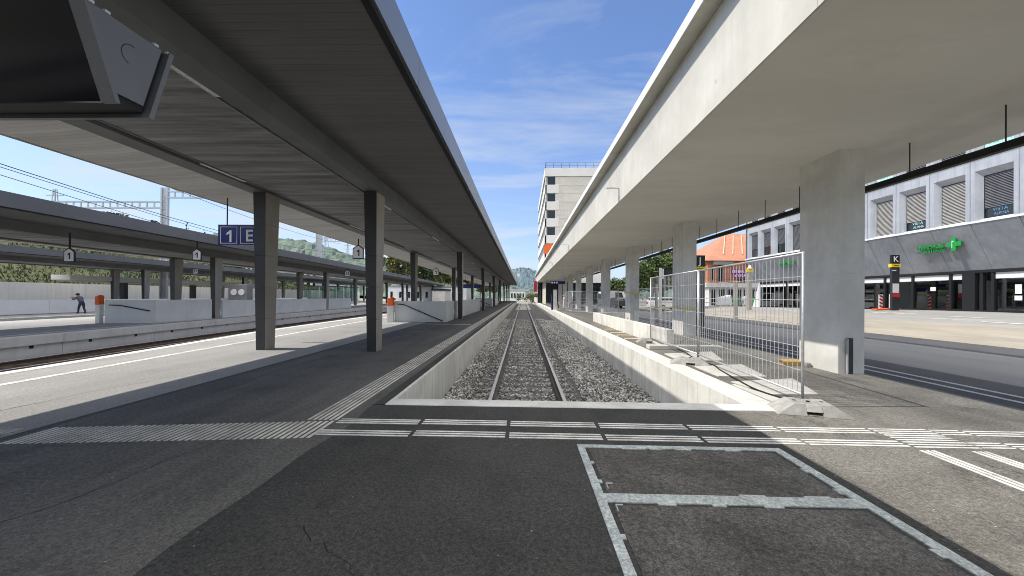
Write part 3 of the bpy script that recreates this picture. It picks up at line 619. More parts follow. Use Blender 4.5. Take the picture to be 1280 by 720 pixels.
t = thing('cable_tray', 'black cable tray hung on thin rods under the concrete canopy', 'cable tray', (7.63, 0, 4.65))
bb = MB(); bb.box(7.57, 7.585, -8, 72, 3.94, 4.05); bb.box(7.685, 7.70, -8, 72, 3.94, 4.05); bb.box(7.57, 7.70, -8, 72, 3.93, 3.945); bb.box(7.59, 7.68, -8, 72, 3.95, 3.98); bb.build('tray', M['black'], t)
for k in range(-8, 40): MB().cyl((7.635, 6.36 + 1.53 * k, 3.95), (7.635, 6.36 + 1.53 * k, 4.66), .011, n=6).build('rod', M['graphite'], t)
o = MB().box(6.70, 6.79, 8.17, 8.215, 0, .74).build('steel_post', M['graphite']); 
tag(o, 'short flat steel post in front of the nearest concrete column', 'post')
ob = MB().box(6.678, 6.697, 8.17, 8.215, 0, .73).build('post_lit_edge', M['galv']); ob.parent = o  # pale strip painting the sunlit left edge of the post

# ------------------------------------------------------------------ construction fence
def fence_panel(label, a, b_, h=2.2, z0=.12, first=True, group=None):
    a = Vector((*a, z0)); b2 = Vector((*b_, z0)); d = (b2 - a); ln = d.length; d.normalize(); U = Vector((0, 0, 1))
    t = thing('construction_fence', label, 'fence', tuple(a), group); r = .019
    bb = MB(); top = h - z0
    bb.cyl(a + U * (-z0 + .05), a + U * (top + .02), r); bb.cyl(b2 + U * (-z0 + .05), b2 + U * (top + .02), r)
    bb.cyl(a + U * top, b2 + U * top, r); bb.cyl(a + U * .06, b2 + U * .06, r); bb.build('frame', M['galv'], t, smooth=True)
    bb = MB(); nv = int(ln / .115)
    for k in range(1, nv): p = a + d * (ln * k / nv); bb.cyl(p + U * .06, p + U * top, .0052, n=4)
    for k in range(1, 6): z = .06 + (top - .06) * k / 6; bb.cyl(a + U * z, b2 + U * z, .0056, n=4)
    bb.build('wire_mesh', M['galv'], t)
    return t
fence_panel('nearest galvanised mesh fence panel beside the first concrete column', (4.0, 5.66), (4.23, 9.45))
fence_panel('second galvanised mesh fence panel, beyond the nearest panel along the trough wall', (4.25, 9.55), (4.35, 13.35))
for i, (a, b_) in enumerate((((6.35, 19.0), (6.35, 22.5)), ((6.35, 26), (6.35, 29.5)), ((6.35, 29.6), (6.35, 33.1)), ((6.4, 33.3), (4.6, 36.3)), ((4.6, 36.4), (4.3, 39.8)))):
    fence_panel(['distant mesh fence panel between second and third concrete columns', 'distant mesh fence panel just past the third concrete column', 'distant mesh fence panel reaching the fourth concrete column',
                 'distant mesh fence panel slanting towards the track past the fourth column', 'farthest mesh fence panel, nearest to the people'][i], a, b_, 2.0)
def fence_foot(label, c, yaw, L_=1.0, W=.52, H_=.15):
    t = thing('fence_foot', label, 'fence foot', (*c, 0)); t.rotation_euler.z = 0
    ca, sa = math.cos(yaw), math.sin(yaw); T = lambda x, y, z: (c[0] + x * ca - y * sa, c[1] + x * sa + y * ca, z)
    bb = MB(); l, w_ = L_ / 2, W / 2
    for (x0, x1, xa, xb) in ((-l, -.09, -.22, -.09), (.09, l, .09, .22)):
        bb.hexa([T(x0, -w_, 0), T(x1, -w_, 0), T(x1, w_, 0), T(x0, w_, 0), T(xa, -w_ * .72, H_), T(xb, -w_ * .72, H_), T(xb, w_ * .72, H_), T(xa, w_ * .72, H_)])
    bb.hexa([T(-.09, -w_ * .95, .055), T(.09, -w_ * .95, .055), T(.09, w_ * .95, .055), T(-.09, w_ * .95, .055), T(-.09, -w_ * .72, H_ - .01), T(.09, -w_ * .72, H_ - .01), T(.09, w_ * .72, H_ - .01), T(-.09, w_ * .72, H_ - .01)])
    bb.hexa([T(-.09, -w_ * .9, 0), T(.09, -w_ * .9, 0), T(.09, w_ * .9, 0), T(-.09, w_ * .9, 0), T(-.09, -w_ * .9, .015), T(.09, -w_ * .9, .015), T(.09, w_ * .9, .015), T(-.09, w_ * .9, .015)])
    bb.build('block', M['foot'], t, bevel=.03)
    for x in (-.16, .16, 0): p = T(x, 0, H_); MB().cyl((p[0], p[1], H_ - .012), (p[0], p[1], H_ + .003), .024, n=10).build('socket', M['black'], t)
    return t
fence_foot('weathered concrete fence foot at the kerb, under the nearest fence end', (3.90, 5.42), R(-14), .88, .48)
fence_foot('rounded concrete fence foot between the two near fence panels', (3.9, 9.15), R(-20), .9, .5)
fence_foot('distant concrete fence foot at the far end of the second panel', (4.3, 13.4), R(-8), .8, .4)
# loose slabs, timber, cable on the platform
for i, q in enumerate([[(3.72, 5.80), (3.95, 6.02), (3.78, 7.0), (3.72, 7.0)], [(3.99, 6.30), (4.75, 6.36), (5.17, 7.58), (3.82, 7.22)], [(3.83, 7.70), (4.78, 7.73), (5.06, 9.12), (3.83, 8.76)], [(3.82, 9.55), (4.90, 9.60), (5.38, 11.2), (3.85, 10.66)]]):
    o = MB().hexa([(x, y, 0) for x, y in q] + [(x, y, .022) for x, y in q]).build('concrete_slab', M['slab_white'], bevel=.004)
    tag(o, ['sliver of white slab lying against the trough wall at the fence foot', 'white flat slab nearest the fence foot on the asphalt', 'white flat slab behind the fence, middle of the three large ones', 'white flat slab farthest along the fence on the asphalt'][i], 'slab')
b = MB(); pts = [(4.02, 5.75), (3.88, 6.5), (4.0, 7.4), (4.16, 8.3), (4.3, 8.9), (4.22, 9.6), (4.45, 10.6), (4.6, 12), (4.75, 13.6)]
sm = []
for k in range(len(pts) - 1):
    for j in range(5):
        f = j / 5; p0 = pts[max(k - 1, 0)]; p1 = pts[k]; p2 = pts[k + 1]; p3 = pts[min(k + 2, len(pts) - 1)]
        sm.append(tuple(.5 * (2 * p1[i] + (p2[i] - p0[i]) * f + (2 * p0[i] - 5 * p1[i] + 4 * p2[i] - p3[i]) * f * f + (3 * p1[i] - p0[i] - 3 * p2[i] + p3[i]) * f ** 3) for i in range(2)) + (.034,))
b.tube(sm, .013, 6); o = b.build('power_cable', M['rubber'], smooth=True); tag(o, 'black cable snaking over the white slabs along the fence', 'cable')
o = MB().prism([(9.22, 0), (9.08, 0), (9.08, .10), (9.14, .14), (9.22, .14)], 5.98, 6.38, 'X').build('timber_block', M['timber'], bevel=.008); tag(o, 'yellow timber block lying against the foot of the nearest concrete column', 'timber')
o = MB().box(6.39, 6.50, 8.92, 9.16, 0, .10).build('concrete_lump', M['foot'], bevel=.02); tag(o, 'small brown concrete lump beside the yellow timber block', 'rubble')
o = MB().box(3.75, 5.9, 11.6, 11.9, 0, .12).build('concrete_beam', M['slab_white'], bevel=.012); tag(o, 'pale concrete beam lying across the platform behind the fence', 'beam')
for i in range(5):
    y = 14.2 + i * 1.15; o = MB().box(3.74, 4.32, y, y + .22, .0, .035 + .01 * (i % 2)).build('timber_plank', M['plank'])
    tag(o, 'short pale plank lying between the trough wall and low wall', 'plank', 'planks beside the low concrete wall')
t = thing('low_wall', 'low white concrete wall standing in front of the second and third columns', 'wall', (4.4, 12.0, 0))
for k in range(5): MB().box(4.4, 4.62, 12.0 + 2.44 * k, 12.0 + 2.44 * k + 2.43, 0, .56).build('wall_section', M['wall_concrete'], t, bevel=.01)
MB().box(4.4, 6.3, 24.19, 24.4, 0, .56).build('wall_return', M['wall_concrete'], t, bevel=.01)
b = MB(); tp = [(4.33, 13.35, 1.25), (5.2, 14.7, 1.14), (6.50, 16.4, 1.15), (6.50, 17.1, 1.14)]
for a, c in zip(tp[:-1], tp[1:]): b.bar(a, c, .006, .05)
b.bar((6.50, 16.0, 1.12), (7.08, 16.0, 1.10), .006, .06, (0, 0, 1)); b.bar((6.52, 15.99, 1.15), (6.62, 15.98, .98), .01, .05, (0, 1, 0)); b.bar((6.55, 15.98, 1.12), (6.50, 15.98, 1.24), .01, .05, (0, 1, 0))
o = b.build('barrier_tape', M['yellow']); tag(o, 'yellow barrier tape tied around the second concrete column', 'tape')
b = MB(); b.bar((6.515, 23.6, 1.8), (6.515, 24.9, 1.83), .006, .06); b.bar((6.515, 23.78, 1.8), (7.1, 23.79, 1.84), .006, .07); b.bar((6.8, 23.77, 1.8), (6.95, 23.77, 1.5), .01, .1, (0, 1, 0)); b.bar((7.08, 23.8, 1.8), (7.3, 23.82, 1.35), .01, .12, (0, 1, 0))
o = b.build('barrier_tape', M['yellow']); tag(o, 'yellow barrier tape knotted on the third concrete column', 'tape')

# ------------------------------------------------------------------ left tracks and platforms
b = MB()
for y0, y1 in zip(YS[:-1], YS[1:]):
    b.hexa([(lerp(XE, y0), y0, -1.2), (lerp(XE, y0) + .30, y0, -1.2), (lerp(XE, y1) + .30, y1, -1.2), (lerp(XE, y1), y1, -1.2),
            (lerp(XE, y0), y0, .006), (lerp(XE, y0) + .30, y0, .006), (lerp(XE, y1) + .30, y1, .006), (lerp(XE, y1), y1, .006)])
o = b.build('platform_edge_stone', M['kerb']); tag(o, 'pale edge stone along the sunlit side of the near platform', 'kerb')
X2 = [(-30, -14.6), (5, -16.3), (12, -16.95), (16.7, -17.4), (25, -18.1), (46, -18.9), (60, -19.3), (125, -20.5)]
Y2 = [-30, 5, 12, 16.7, 25, 35, 46, 60, 90, 125]
strip('left_track_bed', [(y, lerp(X2, y), lerp(XE, y)) for y in Y2], M['brown_ballast'], -.78)
for nm, f in (('railway track running in the brown bed beside the near platform', .30), ('railway track against the grey edge wall of the second platform', .72)):
    t = thing('railway_track', nm, 'railway track', (-13, 0, -.78))
    xf = lambda y, f=f: lerp(XE, y) + (lerp(X2, y) - lerp(XE, y)) * f
    for s in (-.755, .755): rail(lambda y: xf(y) + s, -.60, -30, 124, t, 24)
    bb = MB()
    for k in range(150): y = -15 + k * .6; bb.box(xf(y) - 1.3, xf(y) + 1.3, y - .12, y + .12, -.80, -.772)
    bb.build('sleepers', M['rail'], t, kind='stuff')
t = thing('platform_edge_wall', 'two-tier grey concrete edge wall of the second platform beyond the left tracks', 'wall', (-17, 0, 0))
ys2 = [-14 + 4.0 * k for k in range(0, 33)]
for a, c in zip(ys2[:-1], ys2[1:]):
    x0, x1 = lerp(X2, a), lerp(X2, c); c2 = c - .02
    bb = MB(); bb.hexa([(x0 - .3, a, -.30), (x0 + .06, a, -.30), (x1 + .06, c2, -.30), (x1 - .3, c2, -.30), (x0 - .3, a, .01), (x0 + .06, a, .01), (x1 + .06, c2, .01), (x1 - .3, c2, .01)])
    bb.build('coping', M['edge_stone'], t)
    bb = MB(); bb.hexa([(x0 - .3, a, -1.0), (x0, a, -1.0), (x1, c2, -1.0), (x1 - .3, c2, -1.0), (x0 - .3, a, -.305), (x0, a, -.305), (x1, c2, -.305), (x1 - .3, c2, -.305)]); 
    bb.mi = 1
    for q in (1, 3):
        y = a + q; x = lerp(X2, y); bb.box(x - .01, x + .012, y - .06, y + .06, -.42, -.32)
    bb.build('base_wall', [M['edge_stone'], M['black']], t)
strip('second_platform', [(y, lerp(X2, y) - 9.3, lerp(X2, y) - .3) for y in Y2], M['asphalt_platform'])
b = MB()
for y0, y1 in zip(Y2[:-1], Y2[1:]): b.poly([(lerp(X2, y0) - 1.0, y0, .004), (lerp(X2, y0) - .85, y0, .004), (lerp(X2, y1) - .85, y1, .004), (lerp(X2, y1) - 1.0, y1, .004)])
struct(b.build('second_platform_line_marking', M['white_line']))
X3 = [(-30, -29.6), (20, -30.6), (60, -31.8), (125, -33.5)]
strip('far_track_bed', [(y, lerp(X3, y), lerp(X2, y) - 9.3) for y in Y2], M['brown_ballast'], -.78)
strip('third_platform', [(y, -43, lerp(X3, y) - .4) for y in Y2], M['asphalt_platform'], -.06)
b = MB()
for y0, y1 in zip(Y2[:-1], Y2[1:]):
    x0, x1 = lerp(X3, y0), lerp(X3, y1); b.hexa([(x0 - .4, y0, -1), (x0, y0, -1), (x1, y1, -1), (x1 - .4, y1, -1), (x0 - .4, y0, -.05), (x0, y0, -.05), (x1, y1, -.05), (x1 - .4, y1, -.05)])
o = b.build('platform_edge_wall', M['edge_stone']); tag(o, 'low dark grey edge wall of the third platform below the standing person', 'wall')

# stair parapets with handrails
def parapet(label, pts, h, m, rail_pts, post=None, step=2.2):
    t = thing('stair_parapet', label, 'parapet', (*pts[0], 0))
    for (a, c) in zip(pts[:-1], pts[1:]):
        a = Vector(a); c = Vector(c); ln = (c - a).length; n = max(1, round(ln / step)); d = (c - a) / n
        nrm = Vector((-d.y, d.x)).normalized() * .05
        for k in range(n):
            p = a + d * k; q = a + d * (k + 1) - d.normalized() * .015
            MB().hexa([(*(p - nrm), 0), (*(q - nrm), 0), (*(q + nrm), 0), (*(p + nrm), 0), (*(p - nrm), h), (*(q - nrm), h), (*(q + nrm), h), (*(p + nrm), h)]).build('panel', m, t)
    bb = MB(); bb.tube(rail_pts, .028, 6); bb.build('handrail', M['black'], t); return t
parapet('smooth pale stair parapet on the near platform behind the second column', [(-7.42, 22.35), (-4.50, 22.35), (-4.50, 25.1)], 1.2, M['panel'], [(-7.25, 22.22, 1.02), (-6.9, 22.22, 1.0), (-4.6, 22.22, .06)])
parapet('long pale parapet running beyond the stair on the near platform', [(-4.50, 25.95), (-4.50, 40.0)], 1.2, M['panel'], [(-4.62, 26, 1.0), (-4.62, 39.8, 1.0)], step=3.5)
parapet('distant pale parapet far down the near platform', [(-7.0, 56.2), (-4.50, 56.2), (-4.5, 69.5)], 1.2, M['panel'], [(-6.9, 56.1, 1.0), (-4.7, 56.1, .2)], step=3.5)
parapet('grey-green stair parapet at the end of the second platform', [(-20.95, 18.9), (-18.85, 19.35), (-19.05, 23.2)], 1.18, M['panel_blue'], [(-20.7, 18.83, .92), (-20.2, 18.92, .9), (-18.95, 19.2, .62)])
parapet('long light parapet along the second platform, past its first column', [(-19.1, 24.1), (-20.2, 45)], 1.12, M['panel_blue'], [(-19.3, 24.2, 1.0), (-20.3, 44.8, 1.0)], step=2.0)
parapet('long blue-grey parapet behind the standing person on the third platform', [(-34.2, 8), (-35.0, 62)], .98, M['panel_blue'], [(-34.4, 9, .95), (-35.2, 61, .95)], step=4)
def orange_post(label, x, y, w_=.20):
    t = thing('ticket_post', label, 'post', (x, y, 0), )
    MB().box(x - w_ + .01, x + w_ - .01, y - .1, y + .1, 0, .98).build('pillar', M['off_white'], t, bevel=.02)
    bb = MB(); bb.hexa([(x - w_, y - .14, .92), (x + w_, y - .14, .92), (x + w_, y + .14, .92), (x - w_, y + .14, .92), (x - w_, y - .12, 1.36), (x + w_ - .03, y - .12, 1.42), (x + w_ - .03, y + .12, 1.42), (x - w_, y + .12, 1.36)])
    bb.box(x + w_ - .03, x + w_ + .09, y - .09, y + .06, 1.24, 1.36); bb.build('orange_cover', M['orange'], t, bevel=.05); return t
orange_post('pale post with an orange cover at the stair parapet of the near platform', -7.62, 22.2)
orange_post('pale post with an orange cover at the end of the second platform', -21.2, 18.85, .13)

# ------------------------------------------------------------------ signs
t = thing('sector_sign', 'blue sign reading 1 E behind the nearest left column', 'sign', (-9.0, 12, 3.1))
MB().box(-9.66, -8.30, 12, 12.08, 3.09, 3.70).build('sign_board', M['blue'], t)
MB().box(-9.67, -8.29, 11.995, 12.085, 3.70, 3.725).build('sign_rim', M['graphite'], t)
for i, (x, s) in enumerate(((-9.31, '1'), (-8.67, 'E'))):
    bb = MB(); y = 11.993
    for (x0, x1, z0, z1) in ((x - .27, x + .27, 3.13, 3.145), (x - .27, x + .27, 3.645, 3.66), (x - .27, x - .255, 3.145, 3.645), (x + .255, x + .27, 3.145, 3.645)): bb.box(x0, x1, y, y + .006, z0, z1)
    bb.build('square_outline', M['white'], t); put_text(s, .52, M['white'], t, (x + .02, 11.992, 3.36), (1, 0, 0), (0, 0, 1), .004, .008)
for x in (-9.4, -8.5): MB().cyl((x, 12.04, 3.7), (x, 12.04, 4.6), .018).build('hanger', M['graphite'], t)
def house_sign(label, x, y, zb, wd, txt, ht=None, rod=.4):
    t = thing('track_number_sign', label, 'sign', (x, y, zb)); h = ht or wd * 1.3; hw = wd / 2
    pr = [(x - hw, zb), (x + hw, zb), (x + hw, zb + h * .74), (x, zb + h), (x - hw, zb + h * .74)]
    k = 1.16; cz = zb + h * .45
    MB().prism([(x + (px - x) * k, cz + (pz - cz) * k) for px, pz in pr], y, y + .05, 'Y').build('sign_case', M['black'], t)
    MB().prism(pr, y - .006, y - .001, 'Y').build('sign_face', M['white'], t)
    put_text(txt, h * .72, M['black'], t, (x + .01, y - .012, zb + h * .42), (1, 0, 0), (0, 0, 1), .004, h * .012)
    MB().cyl((x, y + .025, zb + h), (x, y + .025, zb + h + rod), .03).build('hanger', M['black'], t)
house_sign('house-shaped white sign 1, lowest in the gap at the far left', -16.95, 14.0, 2.70, .36, '1', rod=.6)
house_sign('house-shaped white sign 1 under the second canopy, over its end column', -16.55, 19.2, 3.25, .40, '1', rod=.5)
house_sign('house-shaped white sign 1 under the near canopy, beside the second column', -9.05, 21.0, 3.55, .52, '1', rod=.45)
house_sign('small white sign 11 under the farthest canopy', -34.6, 40.0, 3.62, .46, '11', ht=.62, rod=.4)
house_sign('small white sign 13 under the second canopy, beyond its third column', -17.9, 39.0, 3.42, .5, '13', ht=.6, rod=.3)
house_sign('distant white track sign hanging far along the near canopy', -9.5, 42, 3.75, .55, '1', rod=.5)
t = thing('sector_sign', 'distant dark blue sign board hanging far along the near canopy', 'sign', (-9, 62, 3))
MB().box(-9.8, -6.8, 62, 62.1, 2.75, 3.35).build('sign_board', M['blue'], t)
for x in (-9.2, -7.4): MB().cyl((x, 62.05, 3.3), (x, 62.05, 4.6), .03).build('hanger', M['graphite'], t)

# ------------------------------------------------------------------ retaining wall, bank, shelter roof
t = thing('retaining_wall', 'stained pale retaining wall below the grass bank', 'wall', (-43, 10, 0))
for k in range(12): MB().box(-43.4, -43, 5 + 8 * k, 5 + 8 * k + 7.98, -.1, 2.36).build('wall_section', M['old_wall'], t)
def bank_z(x, y):
    f = max(0, min(1, (150 - y) / 80)); d = -43.3 - x
    zz = lerp([(0, 2.2), (7, 4.3), (17, 7.7), (40, 11), (120, 13)], d)
    return 2.2 * f + (zz - 2.2) * f + .35 * math.sin(x * .7) * math.cos(y * .31) * min(d / 6, 1)
b = MB(); nx, ny = 26, 50
b.add([(-43.35 - 110 * (i / nx) ** 1.6, -10 + 170 * j / ny, bank_z(-43.35 - 110 * (i / nx) ** 1.6, -10 + 170 * j / ny)) for j in range(ny + 1) for i in range(nx + 1)],
      [(j * (nx + 1) + i, j * (nx + 1) + i + 1, (j + 1) * (nx + 1) + i + 1, (j + 1) * (nx + 1) + i) for j in range(ny) for i in range(nx)])
struct(b.build('grass_bank', M['grass'], smooth=True))
# tufts on the bank
nt_ = 22000; gx = -43.6 - rng.random(nt_) ** 1.3 * 22; gy = rng.uniform(15, 100, nt_)
gzv = np.array([bank_z(x, y) for x, y in zip(gx, gy)]); hh = rng.uniform(.1, .4, nt_); aa = rng.uniform(0, 6.28, nt_)
V = np.zeros((nt_, 3, 3)); V[:, 0] = np.stack([gx - .07 * np.cos(aa), gy - .07 * np.sin(aa), gzv - .05], -1); V[:, 1] = np.stack([gx + .07 * np.cos(aa), gy + .07 * np.sin(aa), gzv - .05], -1)
V[:, 2] = np.stack([gx + rng.normal(0, .15, nt_), gy + rng.normal(0, .15, nt_), gzv + hh], -1)
me = np_mesh('grass_tufts', V.reshape(-1, 3), np.arange(3 * nt_).reshape(-1, 3)); me.materials.append(M['leaf_dark']); link('grass_tufts', me, kind='stuff')
t = thing('shelter_roof', 'long cream flat roof slab in front of the retaining wall', 'shelter', (-40, 33, 0))
MB().box(-41.6, -39.8, 33, 62, 2.62, 3.06).build('roof', M['off_white'], t, bevel=.03)
MB().box(-41.4, -40.0, 33.3, 61.7, 2.50, 2.618).build('roof_edge', M['plank'], t)
for y in (37.8, 46, 54, 61): MB().box(-40.5, -40.0, y, y + .4, -.06, 2.5).build('post', M['graphite'], t)

# ------------------------------------------------------------------ vegetation
def leaf_cloud(pts_n, centers, radii, size, squash=.8):
    ci = rng.choice(len(centers), pts_n, p=np.array(radii) ** 2 / np.sum(np.array(radii) ** 2))
    d = rng.normal(0, 1, (pts_n, 3)); d /= np.linalg.norm(d, axis=1, keepdims=True)
    rr = np.array(radii)[ci] * rng.random(pts_n) ** .45
    P = np.array(centers)[ci] + d * rr[:, None] * np.array([1, 1, squash])
    a = rng.normal(0, 1, (pts_n, 3)); a /= np.linalg.norm(a, axis=1, keepdims=True); c = np.cross(a, rng.normal(0, 1, (pts_n, 3))); c /= np.linalg.norm(c, axis=1, keepdims=True)
    s = size * rng.uniform(.6, 1.3, (pts_n, 1)); V = np.stack([P - a * s, P + c * s * .6, P + a * s, P - c * s * .6], 1)
    return V.reshape(-1, 3), np.arange(4 * pts_n).reshape(-1, 4)
def tree(label, x, y, z0, h, cr, m, n=3500, leaf=.22, trunk=.28, conifer=False, group=None, name='tree', nclump=14):
    t = thing(name, label, 'tree', (x, y, z0), group); th = h * (.32 if not conifer else .12)
    bb = MB(); bb.cyl((x, y, z0 - .3), (x + .1, y, z0 + h * .5), trunk, trunk * .55, 7)
    cs, rs = [], []
    if conifer:
        bb.cyl((x + .1, y, z0 + h * .5), (x, y, z0 + h * .97), trunk * .55, .03, 6)
        k = 16
        for i in range(k):
            f = i / (k - 1); zz = z0 + th + (h - th) * f; r = cr * (1 - f) ** .8 + .12
            for q in range(max(1, int(5 * (1 - f)) + 1)):
                a = random.uniform(0, 6.28); cs.append((x + r * .6 * math.cos(a), y + r * .6 * math.sin(a), zz - r * .15)); rs.append(r * .5 + .1)
        V, F_ = leaf_cloud(n, cs, rs, leaf, .55)
    else:
        for i in range(nclump):
            a = random.uniform(0, 6.28); e = random.uniform(-.6, 1.0); r = cr * random.uniform(.45, .85)
            c = (x + r * math.cos(a) * math.cos(e), y + r * math.sin(a) * math.cos(e), z0 + th + (h - th) * .5 + (h - th) * .42 * math.sin(e))
            cs.append(c); rs.append(cr * random.uniform(.24, .46))
            bb.cyl((x + .08, y, z0 + th + random.uniform(0, h * .2)), c, trunk * .3, .03, 5)
        V, F_ = leaf_cloud(n, cs, rs, leaf)
    bb.build('trunk', M['bark'], t)
    me = np_mesh('crown', V, F_); me.materials.append(m); link('crown', me, t); return t
def shrub(label, x, y, z0, h, r, m, n=900, leaf=.14, group=None):
    t = thing('shrub', label, 'shrub', (x, y, z0), group); cs = [(x + random.gauss(0, r * .5), y + random.gauss(0, r * .5), z0 + h * random.uniform(.25, .7)) for _ in range(8)]
    bb = MB()
    for c in cs: bb.cyl((x, y, z0 - .1), c, .05, .02, 5)
    bb.build('stems', M['bark'], t)
    V, F_ = leaf_cloud(n, cs, [h * random.uniform(.25, .4) for _ in cs], leaf); me = np_mesh('foliage', V, F_); me.materials.append(m); link('foliage', me, t)
# bank, from left to right
G1 = 'trees on the bank beyond the canopies'
def at(px, d): return math.tan(math.atan((px - 640) / FPX) - YAW) * d   # bearing to plan position
for px, d, h, cr, m_, con in ((145, 75, 13.2, 3.4, 'leaf_dark', 0), (178, 78, 13.0, 3.0, 'leaf_dark', 0), (232, 84, 11.0, 1.7, 'leaf_dark', 1), (255, 90, 10.6, 1.5, 'leaf_dark', 1)):
    x = at(px, d); z = bank_z(x, d) if x < -43.4 else 0; zt = 1.55 + (364 - {145: 262, 178: 266, 232: 274, 255: 284}[px]) / 485 * d
    tree({145: 'broad dark tree beyond the canopies, left of the catenary mast', 178: 'dark tree with open crown just left of the catenary mast', 232: 'taller small conifer right of the catenary mast', 255: 'shorter conifer right of the catenary mast'}[px], x, d, z, zt - z, cr, M[m_], 1500 if con else 1900, .3, .22, bool(con), None)
for i in range(16):
    px = random.uniform(0, 300); d = random.uniform(72, 96); x = at(px, d)
    if x > -46: continue
    shrub('green shrub growing on the grass bank behind the canopies', x, d, bank_z(x, d) - .2, random.uniform(1.4, 2.8), random.uniform(1., 2.), M[random.choice(['leaf', 'leaf_olive', 'leaf_dark'])], 1300, .15, 'shrubs on the grass bank')
for px in (120, 128, 136): shrub('yellow flowering shrub on the grass bank', at(px, 56), 56, bank_z(at(px, 56), 56) - .3, 1.5, 1.0, M['leaf_yellow'], 700, .16, 'yellow shrubs on the bank')
for i, (px, d, top, cr, m_) in enumerate(((326, 130, 342, 4, 'leaf_olive'), (345, 120, 344, 4, 'leaf_olive'), (500, 120, 312, 5.5, 'leaf_olive'), (518, 135, 322, 5, 'leaf'), (487, 125, 318, 5, 'leaf'), (530, 140, 320, 5, 'leaf_dark'), (547, 150, 330, 5, 'leaf_olive'), (566, 160, 336, 5, 'leaf_olive'), (585, 170, 340, 5, 'leaf'), (600, 180, 346, 4.5, 'leaf'), (612, 190, 348, 4.5, 'leaf_olive'))):
    tree('bushy green tree far beyond the second canopy', at(px, d), d, -1.2, 1.2 + 1.55 + (368 - top) / 485 * d, cr, M[m_], 1900, .45, .3, False, 'far trees beyond the tracks')
for px, d, top, cr, m_ in ((828, 46, 322, 3.6, 'leaf'), (815, 52, 332, 3.4, 'leaf'), (846, 50, 316, 3.6, 'leaf_olive'), (776, 66, 345, 3.2, 'leaf')):
    tree({828: 'round green street tree behind the dark bus display', 815: 'lower green street tree between the second and third columns', 846: 'tallest street tree, partly behind the second concrete column', 776: 'small distant street tree left of the third concrete column'}[px], at(px, d), d, gz(at(px, d), d), 1.55 + (372 - top) / 485 * d - gz(at(px, d), d), cr, M[m_], 4200, .2, .22)
for px, d, h in ((664, 128, 4.2), (669, 122, 3.2), (648, 190, 4)): shrub({664: 'taller bush at the far right end of the track', 669: 'lower bush at the far right end of the track', 648: 'distant bush left of the far track end'}[px], at(px, d), d, -.9, h, 1.6, M['leaf_olive'], 700, .25)

# ------------------------------------------------------------------ hills
def ridge(name, dist, depth, table, m, jit):
    """a band of rising ground; table: (bearing as x/y ratio, height at the crest)"""
    b = MB(); n = 420; k = 12; vs = []
    for j in range(k + 1):
        f = j / k; d = dist + depth * f
        for i in range(n + 1):
            r = table[0][0] + (table[-1][0] - table[0][0]) * i / n; hh = lerp(table, r)
            zz = -2 + (hh + 2) * math.sin(f * math.pi / 2) ** .9 + (random.gauss(0, jit) if 0 < j else 0)
            vs.append((r * d, d, zz))
    b.add(vs, [(j * (n + 1) + i, j * (n + 1) + i + 1, (j + 1) * (n + 1) + i + 1, (j + 1) * (n + 1) + i) for j in range(k) for i in range(n)])
    return struct(b.build(name, m))
H1 = lambda y, d: 1.55 + (368 - y) / 485 * d
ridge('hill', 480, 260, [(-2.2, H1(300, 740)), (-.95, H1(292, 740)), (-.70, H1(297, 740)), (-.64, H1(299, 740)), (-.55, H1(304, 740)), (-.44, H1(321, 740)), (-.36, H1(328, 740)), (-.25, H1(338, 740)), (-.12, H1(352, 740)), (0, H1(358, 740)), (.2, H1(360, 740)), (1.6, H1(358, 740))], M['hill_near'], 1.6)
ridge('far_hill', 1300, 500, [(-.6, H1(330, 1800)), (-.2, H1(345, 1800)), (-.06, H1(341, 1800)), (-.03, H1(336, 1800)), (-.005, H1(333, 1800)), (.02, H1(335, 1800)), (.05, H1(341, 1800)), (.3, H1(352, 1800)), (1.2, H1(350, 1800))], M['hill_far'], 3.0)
for i, (r, d, z, s) in enumerate(((-.012, 1500, 86, 9), (-.02, 1240, 28, 10), (.004, 1260, 22, 8), (.012, 1230, 14, 9), (-.03, 1245, 12, 10), (.02, 1500, 70, 8))):
    s *= .6
    t = thing('hill_house', 'tiny pale house on the hazy hill at the end of the track', 'house', (r * d, d, z), 'houses on the hazy hill')
    MB().box(r * d - s, r * d + s, d, d + s, z - 14, z + s * .6).build('wall', M['off_white'], t)
    MB().prism([(r * d - s * 1.1, z + s * .6), (r * d + s * 1.1, z + s * .6), (r * d, z + s * 1.15)], d - .5, d + s, 'Y').build('roof', M['roof'], t)

# ------------------------------------------------------------------ catenary, wires and pylons
def mast(label, x, y, h, w_=.32):
    t = thing('catenary_mast', label, 'mast', (x, y, 0))
    bb = MB()
    for sx in (-1, 1): bb.box(x + sx * w_ - .07, x + sx * w_ + .07, y - .12, y + .12, -1, h)
    for k in range(int(h / .8)): bb.bar((x - w_, y - .1, k * .8), (x + w_, y - .1, k * .8 + .8), .03, .03, (0, 1, 0)); bb.box(x - w_, x + w_, y - .1, y - .07, k * .8, k * .8 + .06)
    bb.box(x - w_ + .05, x + w_ - .05, y + .0, y + .03, -1, h); bb.build('pole', M['galv'], t); return t
def truss(t, x0, x1, y, z, h=.65):
    bb = MB()
    for zz in (z, z + h): bb.box(x0, x1, y - .1, y + .02, zz, zz + .16)
    n = max(2, int(abs(x1 - x0) / .8))
    for k in range(n + 1): x = x0 + (x1 - x0) * k / n; bb.box(x - .07, x + .07, y - .09, y - .01, z + .1, z + h)
    bb.build('truss_arm', M['galv'], t)
t = mast('galvanised catenary mast with lattice arms standing above the second canopy', -38.0, 40, 12.7); truss(t, -60, -38.3, 40, 10.45); truss(t, -37.7, -22, 40, 11.55)
